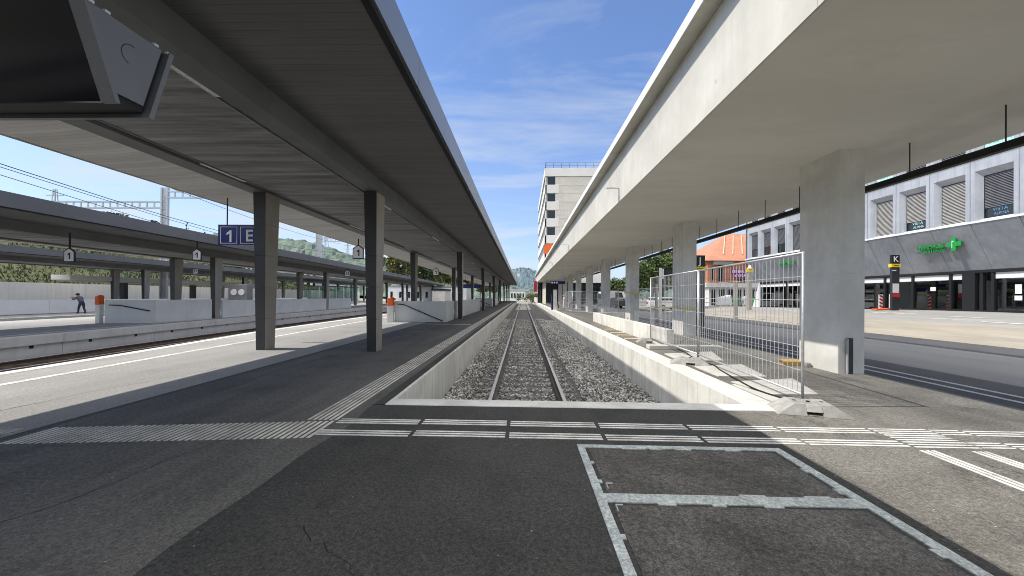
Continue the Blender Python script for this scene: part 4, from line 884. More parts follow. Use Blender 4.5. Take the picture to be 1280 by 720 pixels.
t = mast('pale distant catenary mast over the trees, behind the house-shaped sign', -62, 116, 20, .9); truss(t, -61, -30, 116, 17.5, 1.0)
t = mast('distant catenary mast right of the second near column', -52, 160, 17); truss(t, -51.6, -20, 160, 13.5, .8)
t = mast('far catenary mast beside the third near column', -36, 150, 14); truss(t, -35.6, -10, 150, 12, .8)
t = thing('catenary_portal', 'pale portal frame across the tracks at the vanishing point', 'portal', (0, 175, 0))
for x in (-2.8, 2.9, -9): MB().box(x - .15, x + .15, 175, 175.3, -1, 4.2).build('pole', M['galv'], t)
MB().box(-9.2, 3.1, 175, 175.3, 4.0, 4.5).build('cross_beam', M['galv'], t); MB().box(-9.2, 3.1, 174.9, 175.2, .4, .55).build('low_rail', M['galv'], t)
for i, (a, c) in enumerate((((-28, 12.4, 11.5), (-40, 84, 12.6)), ((-31, 14, 9.7), (-45, 90, 10.0)), ((-31.2, 14, 9.4), (-45.2, 90, 8.6)), ((-24, 8, 8.4), (-31, 60, 8.2)))):
    b = MB(); A = Vector(a); Cc = Vector(c); pts = [A.lerp(Cc, k / 10) - Vector((0, 0, 1.1 * math.sin(math.pi * k / 10))) for k in range(11)]
    b.tube(pts, .022, 4); o = b.build('overhead_wire', M['graphite'])
    tag(o, ['top overhead wire, crossing the sky just under the near canopy edge', 'upper of the paired overhead wires above the second canopy', 'lower of the paired overhead wires above the second canopy', 'lowest overhead wire, right of the catenary mast'][i], 'wire')
def pylon(label, x, y, z, h):
    t = thing('power_pylon', label, 'pylon', (x, y, z)); bb = MB(); q = h * .06
    for sx in (-1, 1):
        for sy in (-1, 1): bb.bar((x + sx * q, y + sy * q, z), (x + sx * q * .15, y + sy * q * .15, z + h), h * .006, h * .006)
    for k in range(9):
        f0, f1 = k / 9, (k + 1) / 9; w0, w1 = q * (1 - .85 * f0), q * (1 - .85 * f1)
        bb.bar((x - w0, y - w0, z + h * f0), (x + w1, y - w1, z + h * f1), h * .004, h * .004); bb.bar((x + w0, y - w0, z + h * f0), (x - w1, y - w1, z + h * f1), h * .004, h * .004)
    bb.build('lattice', M['pylon'], t); bb = MB()
    for f, l in ((.70, .16), (.82, .13), (.93, .10)): bb.bar((x - h * l, y, z + h * f), (x + h * l, y, z + h * f), h * .008, h * .012)
    bb.build('cross_arm', M['pylon'], t)
pylon('faint power pylon in the sky at the far left', at(67, 300), 300, 10, 74)
pylon('faint power pylon beyond the hill, left of the second near column', at(407, 600), 600, 40, 72)
pylon('faintest power pylon, just left of the house-shaped sign on the near canopy', at(434, 620), 620, 30, 55)

# ------------------------------------------------------------------ buildings beyond the left tracks
def block(label, x0, x1, y0, y1, z0, z1, m, wm, nx, nz, wpx=.6, wpz=.5, roof=None, name='building', pitched=0.):
    t = thing(name, label, 'building', ((x0 + x1) / 2, y0, z0))
    MB().box(x0, x1, y0, y1, z0 - 1, z1).build('wall', m, t)
    if pitched:
        MB().prism([(x0 - .4, z1), (x1 + .4, z1), ((x0 + x1) / 2, z1 + pitched)], y0 - .4, y1 + .4, 'Y').build('roof', roof or M['roof_tile'], t)
    else: MB().box(x0 - .15, x1 + .15, y0 - .15, y1 + .15, z1, z1 + .35).build('roof', roof or M['roof'], t)
    dx_, dz_ = (x1 - x0) / nx, (z1 - z0) / nz
    for i in range(nx):
        for j in range(nz):
            cx, cz = x0 + dx_ * (i + .5), z0 + dz_ * (j + .55); a, h = dx_ * wpx / 2, dz_ * wpz / 2
            o = MB().box(cx - a, cx + a, y0 - .06, y0 - .004, cz - h, cz + h).build('window', wm, t)
    return t
block('long grey equipment building behind the second canopy', at(484, 100), at(583, 100), 100, 112, -.8, 3.6, M['old_wall'], M['dark_glass'], 9, 1, .25, .35)
block('low dark-roofed kiosk with ribbed pale wall behind the parapet', at(540, 78), at(556, 78), 78, 84, -.6, 2.5, M['off_white'], M['panel_blue'], 6, 1, .12, .9, M['black'])
block('white and orange apartment building far beyond the farthest canopy', at(243, 150), at(300, 150), 150, 165, 0, H1(321, 150), M['off_white'], M['terracotta'], 6, 4, .5, .4)
block('low white building seen over the farthest canopy', at(302, 140), at(325, 140), 140, 150, 0, H1(327, 140), M['off_white'], M['dark_glass'], 4, 3)
block('pale row of houses with large windows beyond the canopies', at(374, 130), at(404, 130), 130, 140, 0, H1(338, 130), M['off_white'], M['dark_glass'], 4, 3, .55, .6)
block('light blue clad building high on the bank at the far left', at(10, 90), at(46, 90), 90, 100, 7, H1(296, 90), M['sky_blue'], M['off_white'], 4, 2, .5, .5, M['white'])
block('low pale flat building at the end of the track', at(638, 210), at(656, 210), 210, 220, -1, 4, M['panel_blue'], M['dark_glass'], 5, 1)
# glass waiting shelters on the second/third platform
for i, (px0, px1, d) in enumerate(((376, 399, 66), (412, 429, 70), (431, 443, 74))):
    x0, x1 = at(px0, d), at(px1, d); t = thing('waiting_shelter', ['wide green-tinted glass shelter left of the third second-canopy column', 'green-tinted glass shelter right of the third second-canopy column', 'narrow green-tinted glass shelter, rightmost of the three'][i], 'shelter', (x0, d, 0))
    MB().box(x0, x1, d, d + .03, .5, 2.9).build('glass_front', M['shelter_glass'], t); MB().box(x0, x1, d + 1.6, d + 1.63, .3, 2.9).build('glass_back', M['shelter_glass'], t)
    MB().box(x0 - .1, x1 + .1, d - .1, d + 1.8, 2.9, 3.05).build('roof', M['graphite'], t)
    for x in (x0, (x0 + x1) / 2, x1): MB().box(x - .05, x + .05, d - .03, d + .07, -.05, 2.9).build('post', M['galv'], t)
    MB().box(x0, x1, d + 1, d + 1.4, .4, .5).build('bench', M['plank'], t)
# utility cabinet with round dials
t = thing('utility_cabinet', 'grey utility cabinet with round fittings by the parapet of the second platform', 'cabinet', (at(298, 44), 44, 0))
xc = at(298, 44); MB().box(xc - 1.2, xc + 1.0, 44, 45, 0, 2.6).build('body', M['display_grey'], t, bevel=.03)
for dx_ in (-.5, .4): MB().cyl((xc + dx_, 43.98, 1.7), (xc + dx_, 43.9, 1.7), .36, n=16).build('dial', M['panel_blue'], t)

# ------------------------------------------------------------------ tower at the track end
t = thing('tower_block', 'tall grey concrete tower with banded storeys rising behind the concrete canopy', 'building', (9.5, 75, 0))
X0, X1, Y0, Y1, ZT = 4.15, 14.9, 75., 108., 26.3
MB().box(X0 + .25, X1 - .02, Y0 + .25, Y1, 0, ZT - .3).build('core_wall', M['tower_grey'], t)
for k in range(7):
    zw = 23.9 - 3.25 * k; zb = zw + .75       # window centre; spandrel above
    if zb - 2.6 < 4: break
    MB().box(X0 + 1.9, X1, Y0 + .10, Y0 + .26, zw - .75, zw + .80).build('facade_panel', M['tower_grey'], t)
    MB().box(X0 + 2.6, X1, Y0 + .13, Y0 + .27, zw - 2.4, zw - .80).build('facade_panel', M['tower_grey'], t)
    MB().box(X0 + 1.9, X1, Y0 + .06, Y0 + .14, zw - .80, zw - .75).build('storey_line', M['tower_pale'], t)
    MB().box(X0, X0 + 2.6, Y0, Y0 + .25, zw - 2.4, zw - .80).build('spandrel', M['tower_pale'], t)
    wn = MB().box(X0 + .5, X0 + 1.85, Y0 + .16, Y0 + .22, zw - .78, zw + .72).build('window', M['dark_glass'], t)
    bb = MB(); bb.box(X0 + .42, X0 + .5, Y0 + .08, Y0 + .2, zw - .80, zw + .8); bb.box(X0 + 1.82, X0 + 1.9, Y0 + .08, Y0 + .2, zw - .80, zw + .8); bb.box(X0 + 1.1, X0 + 1.14, Y0 + .1, Y0 + .17, zw - .78, zw + .72); bb.build('frame', M['graphite'], wn)
    MB().box(X0 - .12, X0 + .25, Y0, Y1, zw - 2.4, zw - .85).build('floor_band', M['off_white'], t)
    MB().box(X0 + .12, X0 + .245, Y0 + .5, Y1, zw - .84, zw + .84).build('window_band', M['dark_glass'], t)
    for q in range(9): MB().box(X0 - .02, X0 + .2, Y0 + .2 + q * 3.6, Y0 + .55 + q * 3.6, zw - .84, zw + .84).build('pier', M['tower_pale'], t)
MB().box(X0 - .14, X1, Y0 - .02, Y1, ZT - 1.55, ZT).build('parapet', M['tower_pale'], t)
bb = MB()
for q in range(8): x = X0 + q * (X1 - X0) / 7; bb.cyl((x, Y0 + .2, ZT), (x, Y0 + .2, ZT + 1.1), .03, n=5)
for q in range(10): y = Y0 + q * 3.6; bb.cyl((X0 + .1, y, ZT), (X0 + .1, y, ZT + 1.1), .03, n=5)
for zz in (.55, 1.1): bb.cyl((X0, Y0 + .2, ZT + zz), (X1, Y0 + .2, ZT + zz), .025, n=5); bb.cyl((X0 + .1, Y0, ZT + zz), (X0 + .1, Y1, ZT + zz), .025, n=5)
bb.build('roof_railing', M['graphite'], t)
o = MB().hexa([(X0 - .15, Y0 - .06, 9.6), (X0 + 1.2, Y0 - .06, 10.0), (X0 + 1.2, Y0 - .04, 10.0), (X0 - .15, Y0 - .04, 9.6), (X0 - .1, Y0 - .06, 11.4), (X0 + 1.5, Y0 - .06, 11.8), (X0 + 1.5, Y0 - .04, 11.8), (X0 - .1, Y0 - .04, 11.4)]).build('tarpaulin', M['orange'])
tag(o, 'orange tarpaulin on the corner of the tower above the canopy', 'tarpaulin')
MB().box(X0 + .1, X1 + .05, Y0 - .05, Y0 + .25, 4.2, 6).build('white_band', M['off_white'], t)
for k in range(9):
    x0 = X0 + .3 + k * 1.18; wn = MB().box(x0, x0 + 1.05, Y0 + .05, Y0 + .2, .3, 4.15).build('shop_window', M['dark_glass'], t)
    MB().box(x0 + 1.05, x0 + 1.18, Y0 - .02, Y0 + .2, 0, 4.18).build('mullion', M['off_white'] if k in (4, 6) else M['black'], t)
MB().box(3.35, 4.1, 88, 108, 0, 4.6).build('annex', M['dark_glass'], t); MB().box(3.15, 3.34, 88, 108, 0, 1.2).build('annex_base', M['off_white'], t)
o = MB().box(2.45, 3.12, 87.6, 87.8, 2.5, 5.0).build('red_sign', M['red'], bevel=.05); tag(o, 'red vertical sign board at the far end of the concrete canopy', 'sign')

# platform furniture near the people
t = thing('info_pillar', 'blue information pillar standing beside a grey pillar on the far platform', 'pillar', (at(690.5, 44), 44, 0))
x = at(690.5, 44); MB().box(x - .10, x + .12, 44, 44.4, 0, 1.75).build('pillar', M['blue'], t)
t = thing('grey_pillar', 'grey concrete pillar right of the blue information pillar', 'pillar', (at(694, 42), 42, 0))
x = at(694, 42); MB().box(x - .14, x + .2, 42, 42.4, 0, 2.2).build('pillar', M['column_concrete'], t); MB().box(x - .16, x + .22, 41.98, 42.42, 2.2, 2.26).build('cap', M['off_white'], t)
t = thing('platform_sign', 'dark blue hanging sign under the far end of the concrete canopy', 'sign', (at(697, 46), 46, 3))
MB().box(at(688, 46), at(706.5, 46), 46, 46.12, 3.0, 3.35).build('sign_board', M['blue'], t)
for px in (690, 703): MB().cyl((at(px, 46), 46.06, 3.3), (at(px, 46), 46.06, 4.66), .02).build('hanger', M['galv'], t)
for q in (690, 693, 696): MB().box(at(q, 46) - .08, at(q, 46) + .08, 45.985, 46.0, 3.08, 3.27).build('pictogram', M['white'], t)
def table(label, x, y):
    t = thing('cafe_table', label, 'table', (x, y, 0)); MB().cyl((x, y, .70), (x, y, .74), .38, n=14).build('table_top', M['white'], t); MB().cyl((x, y, 0), (x, y, .70), .04).build('leg', M['graphite'], t)
table('white cafe table left of the standing person in pink', at(698, 52), 52); table('white cafe table right of the standing person in pink', at(713, 53), 53.2)
def chair(label, x, y, s):
    t = thing('cafe_chair', label, 'chair', (x, y, 0)); MB().box(x - .21, x + .21, y - .21, y + .21, .42, .46).build('seat', M['off_white'], t); MB().box(x - s * .23 - .02, x - s * .23 + .02, y - .2, y + .2, .46, .88).build('backrest', M['off_white'], t)
    for a in (-.19, .19):
        for c in (-.19, .19): MB().box(x + a - .015, x + a + .015, y + c - .015, y + c + .015, 0, .42).build('leg', M['galv'], t)
chair('cafe chair under the person in beige', at(716.5, 52), 52.6, -1); chair('cafe chair under the person in red', at(694, 51), 51.4, 1)

# ------------------------------------------------------------------ people
def person(label, base, face, joints, radii, edges, mats, hair_m, hat=None, held=None):
    """joints in the person's own frame (x = forward, y = left, z = up); one skinned body mesh"""
    ca, sa = math.cos(face), math.sin(face); P = {k: (base[0] + v[0] * ca - v[1] * sa, base[1] + v[0] * sa + v[1] * ca, base[2] + v[2]) for k, v in joints.items()}
    names = list(joints); me = bpy.data.meshes.new('person'); me.from_pydata([P[k] for k in names], [(names.index(a), names.index(c)) for a, c in edges], [])
    o = bpy.data.objects.new('person', me); COL.objects.link(o); sk = o.modifiers.new('skin', 'SKIN'); 
    for i, k in enumerate(names):
        me.skin_vertices[0].data[i].radius = (radii[k], radii[k]); me.skin_vertices[0].data[i].use_root = (k == 'pelvis')
    su = o.modifiers.new('sub', 'SUBSURF'); su.levels = 1; su.render_levels = 1
    dg = bpy.context.evaluated_depsgraph_get(); m2 = bpy.data.meshes.new_from_object(o.evaluated_get(dg)); bpy.data.objects.remove(o)
    m2.materials.clear()
    for m in mats[0]: m2.materials.append(m)
    keys = {k: Vector(P[k]) for k in names}
    for p in m2.polygons:
        k = min(names, key=lambda q: (keys[q] - p.center).length / max(radii[q], .05)); p.material_index = mats[1].get(k, 0); p.use_smooth = True
    o = link('person', m2); tag(o, label, 'person')
    hd = keys['head']; bb = MB(); n = 10
    for i, (zz, r) in enumerate(((-.02, .105), (.05, .112), (.10, .09), (.135, .03))):
        if i: bb.cyl(hd + Vector((-.015 * ca, -.015 * sa, pz)), hd + Vector((-.015 * ca, -.015 * sa, zz)), pr, r, n)
        pz, pr = zz, r
    if hat: bb.cyl(hd + Vector((.05 * ca, .05 * sa, .045)), hd + Vector((.05 * ca, .05 * sa, .06)), .17, .15, 12)
    h = bb.build('hat' if hat else 'hair', hat or hair_m, o, smooth=True)
    # face: nose and eyes
    f = Vector((ca, sa, 0)); l_ = Vector((-sa, ca, 0)); bb = MB(); bb.cyl(hd + f * .09, hd + f * .125 + Vector((0, 0, -.02)), .012, .018, 6); bb.build('nose', M['skin'], o)
    bb = MB()
    for s in (-1, 1): bb.cyl(hd + f * .085 + l_ * (.035 * s) + Vector((0, 0, .02)), hd + f * .10 + l_ * (.035 * s) + Vector((0, 0, .02)), .011, n=6)
    bb.build('eyes', M['black'], o)
    # hands: palm, four fingers, thumb
    for hn in ('hand_l', 'hand_r'):
        el = keys['elbow_' + hn[-1]]; hp = keys[hn]; d = (hp - el).normalized(); sd = d.cross(Vector((0, 0, 1))); sd = (sd if sd.length > .1 else l_).normalized(); dn = sd.cross(d)
        bb = MB(); bb.bar(hp, hp + d * .085, .08, .03, dn)
        for q, ln in enumerate((.06, .075, .07, .055)):
            r0 = hp + d * .08 + sd * (-.03 + .02 * q); bb.cyl(r0, r0 + d * ln * .6 - dn * .01, .009, .008, 5); bb.cyl(r0 + d * ln * .6 - dn * .01, r0 + d * ln - dn * .035, .008, .006, 5)
        bb.cyl(hp + d * .03 - sd * .04, hp + d * .075 - sd * .07 - dn * .02, .011, .008, 5); bb.build('hand', M['skin'], o)
    return o
ED = [('pelvis', 'waist'), ('waist', 'chest'), ('chest', 'neck'), ('neck', 'head'), ('chest', 'sh_l'), ('sh_l', 'elbow_l'), ('elbow_l', 'hand_l'), ('chest', 'sh_r'), ('sh_r', 'elbow_r'), ('elbow_r', 'hand_r'),
      ('pelvis', 'hip_l'), ('hip_l', 'knee_l'), ('knee_l', 'ank_l'), ('ank_l', 'toe_l'), ('pelvis', 'hip_r'), ('hip_r', 'knee_r'), ('knee_r', 'ank_r'), ('ank_r', 'toe_r')]
RD = dict(pelvis=.14, waist=.13, chest=.155, neck=.055, head=.10, sh_l=.075, sh_r=.075, elbow_l=.05, elbow_r=.05, hand_l=.035, hand_r=.035, hip_l=.10, hip_r=.10, knee_l=.07, knee_r=.07, ank_l=.05, ank_r=.05, toe_l=.04, toe_r=.04)
standing = dict(pelvis=(0, 0, .92), waist=(.0, 0, 1.08), chest=(.01, 0, 1.30), neck=(.02, 0, 1.46), head=(.04, 0, 1.60), sh_l=(0, .19, 1.38), elbow_l=(.05, .25, 1.12), hand_l=(.22, .18, 1.0), sh_r=(0, -.19, 1.38), elbow_r=(-.03, -.25, 1.12), hand_r=(.10, -.26, .90),
                hip_l=(0, .10, .86), knee_l=(.08, .11, .48), ank_l=(.10, .11, .08), toe_l=(.22, .12, .04), hip_r=(0, -.10, .86), knee_r=(0, -.11, .48), ank_r=(-.10, -.11, .08), toe_r=(.02, -.12, .04))
leaning = dict(pelvis=(-.05, 0, .84), waist=(.02, 0, .98), chest=(.13, 0, 1.16), neck=(.22, 0, 1.29), head=(.29, 0, 1.40), sh_l=(.15, .18, 1.22), elbow_l=(.40, .20, 1.02), hand_l=(.58, .10, 1.20), sh_r=(.15, -.18, 1.22), elbow_r=(.38, -.21, 1.0), hand_r=(.58, -.06, 1.20),
               hip_l=(-.05, .10, .79), knee_l=(.06, .11, .45), ank_l=(.10, .11, .08), toe_l=(.23, .12, .04), hip_r=(-.05, -.10, .79), knee_r=(-.08, -.11, .44), ank_r=(-.22, -.11, .08), toe_r=(-.08, -.12, .04))
seated = dict(pelvis=(0, 0, .54), waist=(.02, 0, .70), chest=(.05, 0, .92), neck=(.08, 0, 1.07), head=(.11, 0, 1.20), sh_l=(.05, .19, .99), elbow_l=(.18, .24, .76), hand_l=(.40, .14, .76), sh_r=(.05, -.19, .99), elbow_r=(.18, -.24, .76), hand_r=(.40, -.14, .76),
              hip_l=(.08, .10, .53), knee_l=(.46, .12, .53), ank_l=(.44, .12, .08), toe_l=(.56, .12, .04), hip_r=(.08, -.10, .53), knee_r=(.46, -.12, .53), ank_r=(.44, -.12, .08), toe_r=(.56, -.12, .04))
SK = {k: 2 for k in ('head', 'neck', 'hand_l', 'hand_r')}; TR = {k: 1 for k in ('pelvis', 'hip_l', 'hip_r', 'knee_l', 'knee_r', 'ank_l', 'ank_r')}; SH = {k: 3 for k in ('toe_l', 'toe_r')}
MI = {**SK, **TR, **SH}
person('stooping person in a dark jacket raising a camera on the third platform', (-32.9, 28, -.06), math.pi, leaning, RD, ED, ([M['jacket'], M['navy'], M['skin'], M['black']], MI), M['black'], M['black'])
t = thing('camera', 'small black camera held up by the person on the third platform', 'camera', (-33.54, 28, 1.2)); MB().box(-33.62, -33.54, 27.93, 28.05, 1.11, 1.19).build('body', M['black'], t); MB().cyl((-33.62, 27.99, 1.15), (-33.68, 27.99, 1.15), .03).build('lens', M['graphite'], t)
person('person in pale pink wearing a white hat standing by the cafe tables', (at(705, 50), 50, 0), R(200), standing, RD, ED, ([M['pale_pink'], M['off_white'], M['skin'], M['white']], MI), M['bark'], M['white'])
person('person in a beige top seated at the right cafe table', (at(716.5, 52), 52.6, 0), R(180), seated, RD, ED, ([M['beige_cloth'], M['navy'], M['skin'], M['black']], MI), M['bark'])
person('person in a red top seated at the left cafe table', (at(694, 51), 51.4, 0), 0, seated, RD, ED, ([M['red_cloth'], M['navy'], M['skin'], M['black']], MI), M['black'])

# ------------------------------------------------------------------ metal-clad building across the street
t = thing('shop_building', 'metal-clad shop building with deep window frames across the street', 'building', (26, 28, .8))
XU, XG, P = 25.0, 26.25, 2.16
BY0, BY1 = 9.4, 44.35; nb = 16; yc = lambda k: 42.95 - P * k
zs, zt_ = 5.82, 13.6; floors = (6.02, 9.64); WH = 2.36; WW = 1.36
def bay(bb, y, z0, z1, wz):
    y0, y1 = y - P / 2, y + P / 2; a0, a1 = y - WW / 2, y + WW / 2; c0, c1 = a0 - .17, a1 + .17
    o_ = [(XU, y0, z0), (XU, y1, z0), (XU, y1, z1), (XU, y0, z1)]
    m_ = [(XU, c0, wz - .14), (XU, c1, wz - .14), (XU, c1, wz + WH + .28), (XU, c0, wz + WH + .28)]
    i_ = [(XU + .30, a0, wz), (XU + .30, a1, wz), (XU + .30, a1, wz + WH), (XU + .30, a0, wz + WH)]
    for A, B in ((o_, m_), (m_, i_)):
        for q in range(4):
            if (A is m_ and q == 0): continue
            bb.poly([A[q], A[(q + 1) % 4], B[(q + 1) % 4], B[q]])
    return i_, m_
wall = MB(); sil = MB()
wins = []
for f, wz in enumerate(floors):
    z0 = zs if f == 0 else 9.30; z1 = 9.30 if f == 0 else 12.9
    for k in range(nb):
        y = yc(k); i_, m_ = bay(wall, y, z0, z1, wz); sil.poly([m_[0], m_[1], i_[1], i_[0]]); wins.append((f, k, y, wz))
wall.build('cladding', M['frame_metal'], t); sil.box(XU - .03, XU + .01, BY0, BY1, zs - .02, zs + .10); sil.box(XU - .03, XU + .01, BY0, BY1, 9.26, 9.36); sil.build('sill', M['sill'], t)
bb = MB()
for k in range(nb + 1):
    y = yc(k) + P / 2; bb.box(XU - .012, XU + .002, y - .02, y + .02, zs, 12.9)
bb.build('cladding_joint', M['zinc'], t)
for f, k, y, wz in wins:
    lit = (f == 0 and k in (8, 10)) or (f == 1 and k in (7, 10))
    dark = (f == 0 and k in (10,)) or f == 1 or k < 4
    wn = MB().box(XU + .36, XU + .38, y - WW / 2, y + WW / 2, wz, wz + WH).build('window', M['dark_glass'], t)
    bb = MB(); zl = wz + (.62 if (f == 0 and k in (8, 10)) else (.9 if k in (0, 1, 2) and f == 0 else .02))
    z = wz + WH - .03; 
    while z > zl: bb.hexa([(XU + .302, y - WW / 2 + .02, z - .075), (XU + .305, y - WW / 2 + .02, z - .08), (XU + .305, y + WW / 2 - .02, z - .08), (XU + .302, y + WW / 2 - .02, z - .075), (XU + .335, y - WW / 2 + .02, z - .02), (XU + .338, y - WW / 2 + .02, z - .025), (XU + .338, y + WW / 2 - .02, z - .025), (XU + .335, y + WW / 2 - .02, z - .02)]); z -= .085
    if not (f == 1 and k in (7, 10)): bb.build('blind', M['blind_dark'] if dark else M['blind'], wn)
    else:
        MB().box(XU + .30, XU + .32, y - WW / 2 + .02, y + WW / 2 - .02, wz + .05, wz + 1.2).build('mint_panel', M['mint'], wn)
        put_text('VISTA', .42, M['mint_dark'], wn, (XU + .295, y, wz + .50), (0, -1, 0), (0, 0, 1), .006, .004)
    if f == 0 and k in (8, 10):
        put_text('VISTA' if k == 10 else 'VISTA', .26, M['sky_blue'] if k == 10 else M['mint'], wn, (XU + .352, y, wz + .42), (0, -1, 0), (0, 0, 1), .004); put_text('ALPINA', .2, M['sky_blue'] if k == 10 else M['mint'], wn, (XU + .352, y - .05, wz + .18), (0, -1, 0), (0, 0, 1), .004)
# sloping zinc soffit
zp = 3.28
for k in range(nb):
    y0, y1 = yc(k) - P / 2 + .018, yc(k) + P / 2 - .018
    MB().hexa([(XG, y0, zp), (XG + .05, y0, zp), (XG + .05, y1, zp), (XG, y1, zp), (XU + .01, y0, zs - .03), (XU + .06, y0, zs - .03), (XU + .06, y1, zs - .03), (XU + .01, y1, zs - .03)]).build('zinc_panel', M['zinc'], t)
bb = MB(); bb.hexa([(XG + .03, BY0, zp - .02), (XG + .06, BY0, zp - .02), (XG + .06, BY1, zp - .02), (XG + .03, BY1, zp - .02), (XU + .05, BY0, zs - .05), (XU + .09, BY0, zs - .05), (XU + .09, BY1, zs - .05), (XU + .05, BY1, zs - .05)]); bb.build('panel_backing', M['frame_metal'], t)
MB().box(XG - .02, XG + .25, BY0, BY1 - .6, zp - .16, zp - .01).build('lintel', M['black'], t)
MB().hexa([(XG, BY1 + .9, .3), (XG + 8, BY1 + .9, .3), (XG + 8, BY1 - .6, .3), (XG, BY1 - .6, .3), (XG, BY1 - .4, zp), (XG + 8, BY1 - .4, zp), (XG + 8, BY1 - .6, zp), (XG, BY1 - .6, zp)]).build('end_buttress', M['sill'], t)
bb = MB(); bb.box(XU + .4, 40, BY0, BY1, 5.9, 13.4); bb.build('core', M['zinc'], t); MB().box(XU - .05, 40.2, BY0 - .1, BY1 + .1, 12.9, 13.6).build('roof', M['frame_metal'], t)
bb = MB(); bb.poly([(XU + .02, BY1 + .02, zs - .02), (40, BY1 + .02, zs - .02), (40, BY1 + .02, 12.9), (XU + .02, BY1 + .02, 12.9)]); bb.box(XU + .5, 40, BY1 - .1, BY1, zp, zs); bb.build('end_wall', M['frame_metal'], t)
# shop front
edges = [44.0, 39.5, 35.0, 32.0, 28.97, 26.95, 24.63, 23.6, 23.0, 22.47, 19.1, 15.8, 12.8, 9.5]
for k, (ya, yb_) in enumerate(zip(edges[:-1], edges[1:])):
    zb = gz(26.2, (ya + yb_) / 2); door = (yb_ >= 22.4 and ya <= 23.7)
    pn = MB().box(XG + .12, XG + .135, yb_ + .06, ya - .06, zb + .02, zp - .17).build('shop_window', M['shop_glass'], t)
    if not door: MB().box(XG + .10, XG + .118, yb_ + .08, ya - .08, zp - .52, zp - .18).build('rolled_awning', M['off_white'], pn)
    MB().box(XG + .02, XG + .22, ya - .07, ya + .07, 0, zp - .16).build('mullion', M['black'], t)
    MB().box(XG + .04, XG + .20, yb_ + .07, ya - .07, 0, zb + .10).build('base_rail', M['black'], t)
MB().box(XG - .01, XG + .3, 23.3, 23.95, 0, zp - .16).build('door_pillar', M['black'], t)
bb = MB(); bb.box(28.6, 28.8, BY0, BY1, 0, 5); bb.box(XG + .3, 28.6, BY0, BY1, zp, zp + .1); bb.build('interior_wall', M['interior'], t)
terrain_floor = MB(); terrain_floor.poly([(XG + .2, BY0, gz(26, 20) - .01), (33, BY0, gz(26, 20) - .01), (33, BY1, .55), (XG + .2, BY1, .55)]); terrain_floor.build('interior_floor', M['interior_floor'], t)
bb = MB()
for k in range(34):
    y = random.uniform(9, 43); x = random.uniform(27.3, 28.3); hgt = random.uniform(.4, 1.9); zb = gz(26, y); s = random.uniform(.15, .6); bb.box(x - .2, x + .2, y - s, y + s, zb, zb + hgt)
    for q in range(3): yy = y + random.uniform(-s, s); bb.box(x - .24, x - .2, yy - .12, yy + .12, zb + random.uniform(.2, hgt), zb + hgt + .1)
bb.build('shop_fittings', M['goods'], t)
for k, (ya, yb_) in enumerate(((43.5, 39.8), (39.2, 35.4), (34.8, 32.2), (31.8, 29.2), (28.7, 27.2), (26.6, 24.9), (22.2, 19.4), (18.8, 16.1), (15.5, 13))):
    zb = gz(26.2, ya); MB().box(XG + .55, XG + 1.0, yb_, ya, zb, zb + .38 + .1 * (k % 3)).build('display_plinth', M['interior_floor'], t, bevel=.02)
    if k % 2: MB().box(XG + .9, XG + .93, yb_ + .3, (ya + yb_) / 2, zb + .5, zb + 1.7).build('poster', M['mint'] if k % 4 == 1 else M['panel'], t)
bb = MB()
for (y, z0, s, h) in ((21.4, 1.9, .14, .5), (21.4, 1.55, .16, .25), (20.6, 1.75, .18, .55), (25.7, 2.1, .16, .25)): bb.box(XG + .10, XG + .11, y - s, y + s, z0, z0 + h)
bb.build('window_notice', M['white'], t)
# pharmacy lettering with cross (sloping plane)
sl_ = Vector((XU - XG, 0, zs - zp)).normalized(); nrm_ = Vector((-sl_.z, 0, sl_.x)); 
def on_slope(y, z): f = (z - zp) / (zs - zp); return Vector((XG + (XU - XG) * f, y, z)) + Vector((-.14, 0, -.02))
def slope_sign(label, y, z, l1, l2, size, cross=True):
    g = thing('shop_sign', label, 'sign', tuple(on_slope(y, z)))
    put_text(l1, size, M['green_sign'], g, on_slope(y + .62, z + size * .42), (0, -1, 0), (0, 0, 1), .06, .006)
    if l2: put_text(l2, size, M['green_sign'], g, on_slope(y + .55, z - size * .42), (0, -1, 0), (0, 0, 1), .06, .006)
    if cross:
        c = on_slope(y - .75, z + .12); a = .40; bb = MB()
        bb.box(c.x - .06, c.x + .06, c.y - a, c.y + a, c.z - a / 3, c.z + a / 3); bb.box(c.x - .062, c.x + .062, c.y - a / 3, c.y + a / 3, c.z - a, c.z + a); cr = bb.build('cross', M['green_sign'], g, bevel=.015)
        bb = MB(); bb.tube([(c.x - .07, c.y + .05, c.z + .2), (c.x - .07, c.y + .05, c.z - .22)], .02, 5); bb.tube([(c.x - .07, c.y + .05, c.z + .2), (c.x - .07, c.y - .05, c.z + .12)], .02, 5); bb.build('emblem', M['mint'], cr)
    bb = MB(); p = on_slope(y, z)
    bb.bar((p.x + .06, y + 1.7, z + .02), (p.x + .06, y - .6, z + .02), .03, .03); bb.build('bracket', M['zinc'], g)
slope_sign('green two-line pharmacy lettering with cross on the zinc band, beside the street column', 24.3, 4.72, 'PHARMACIE', 'CENTRALE', .29)
slope_sign('small green lettering on the zinc band near the left end of the shop building', 37.4, 4.75, 'PHARMACIE', None, .42, False)

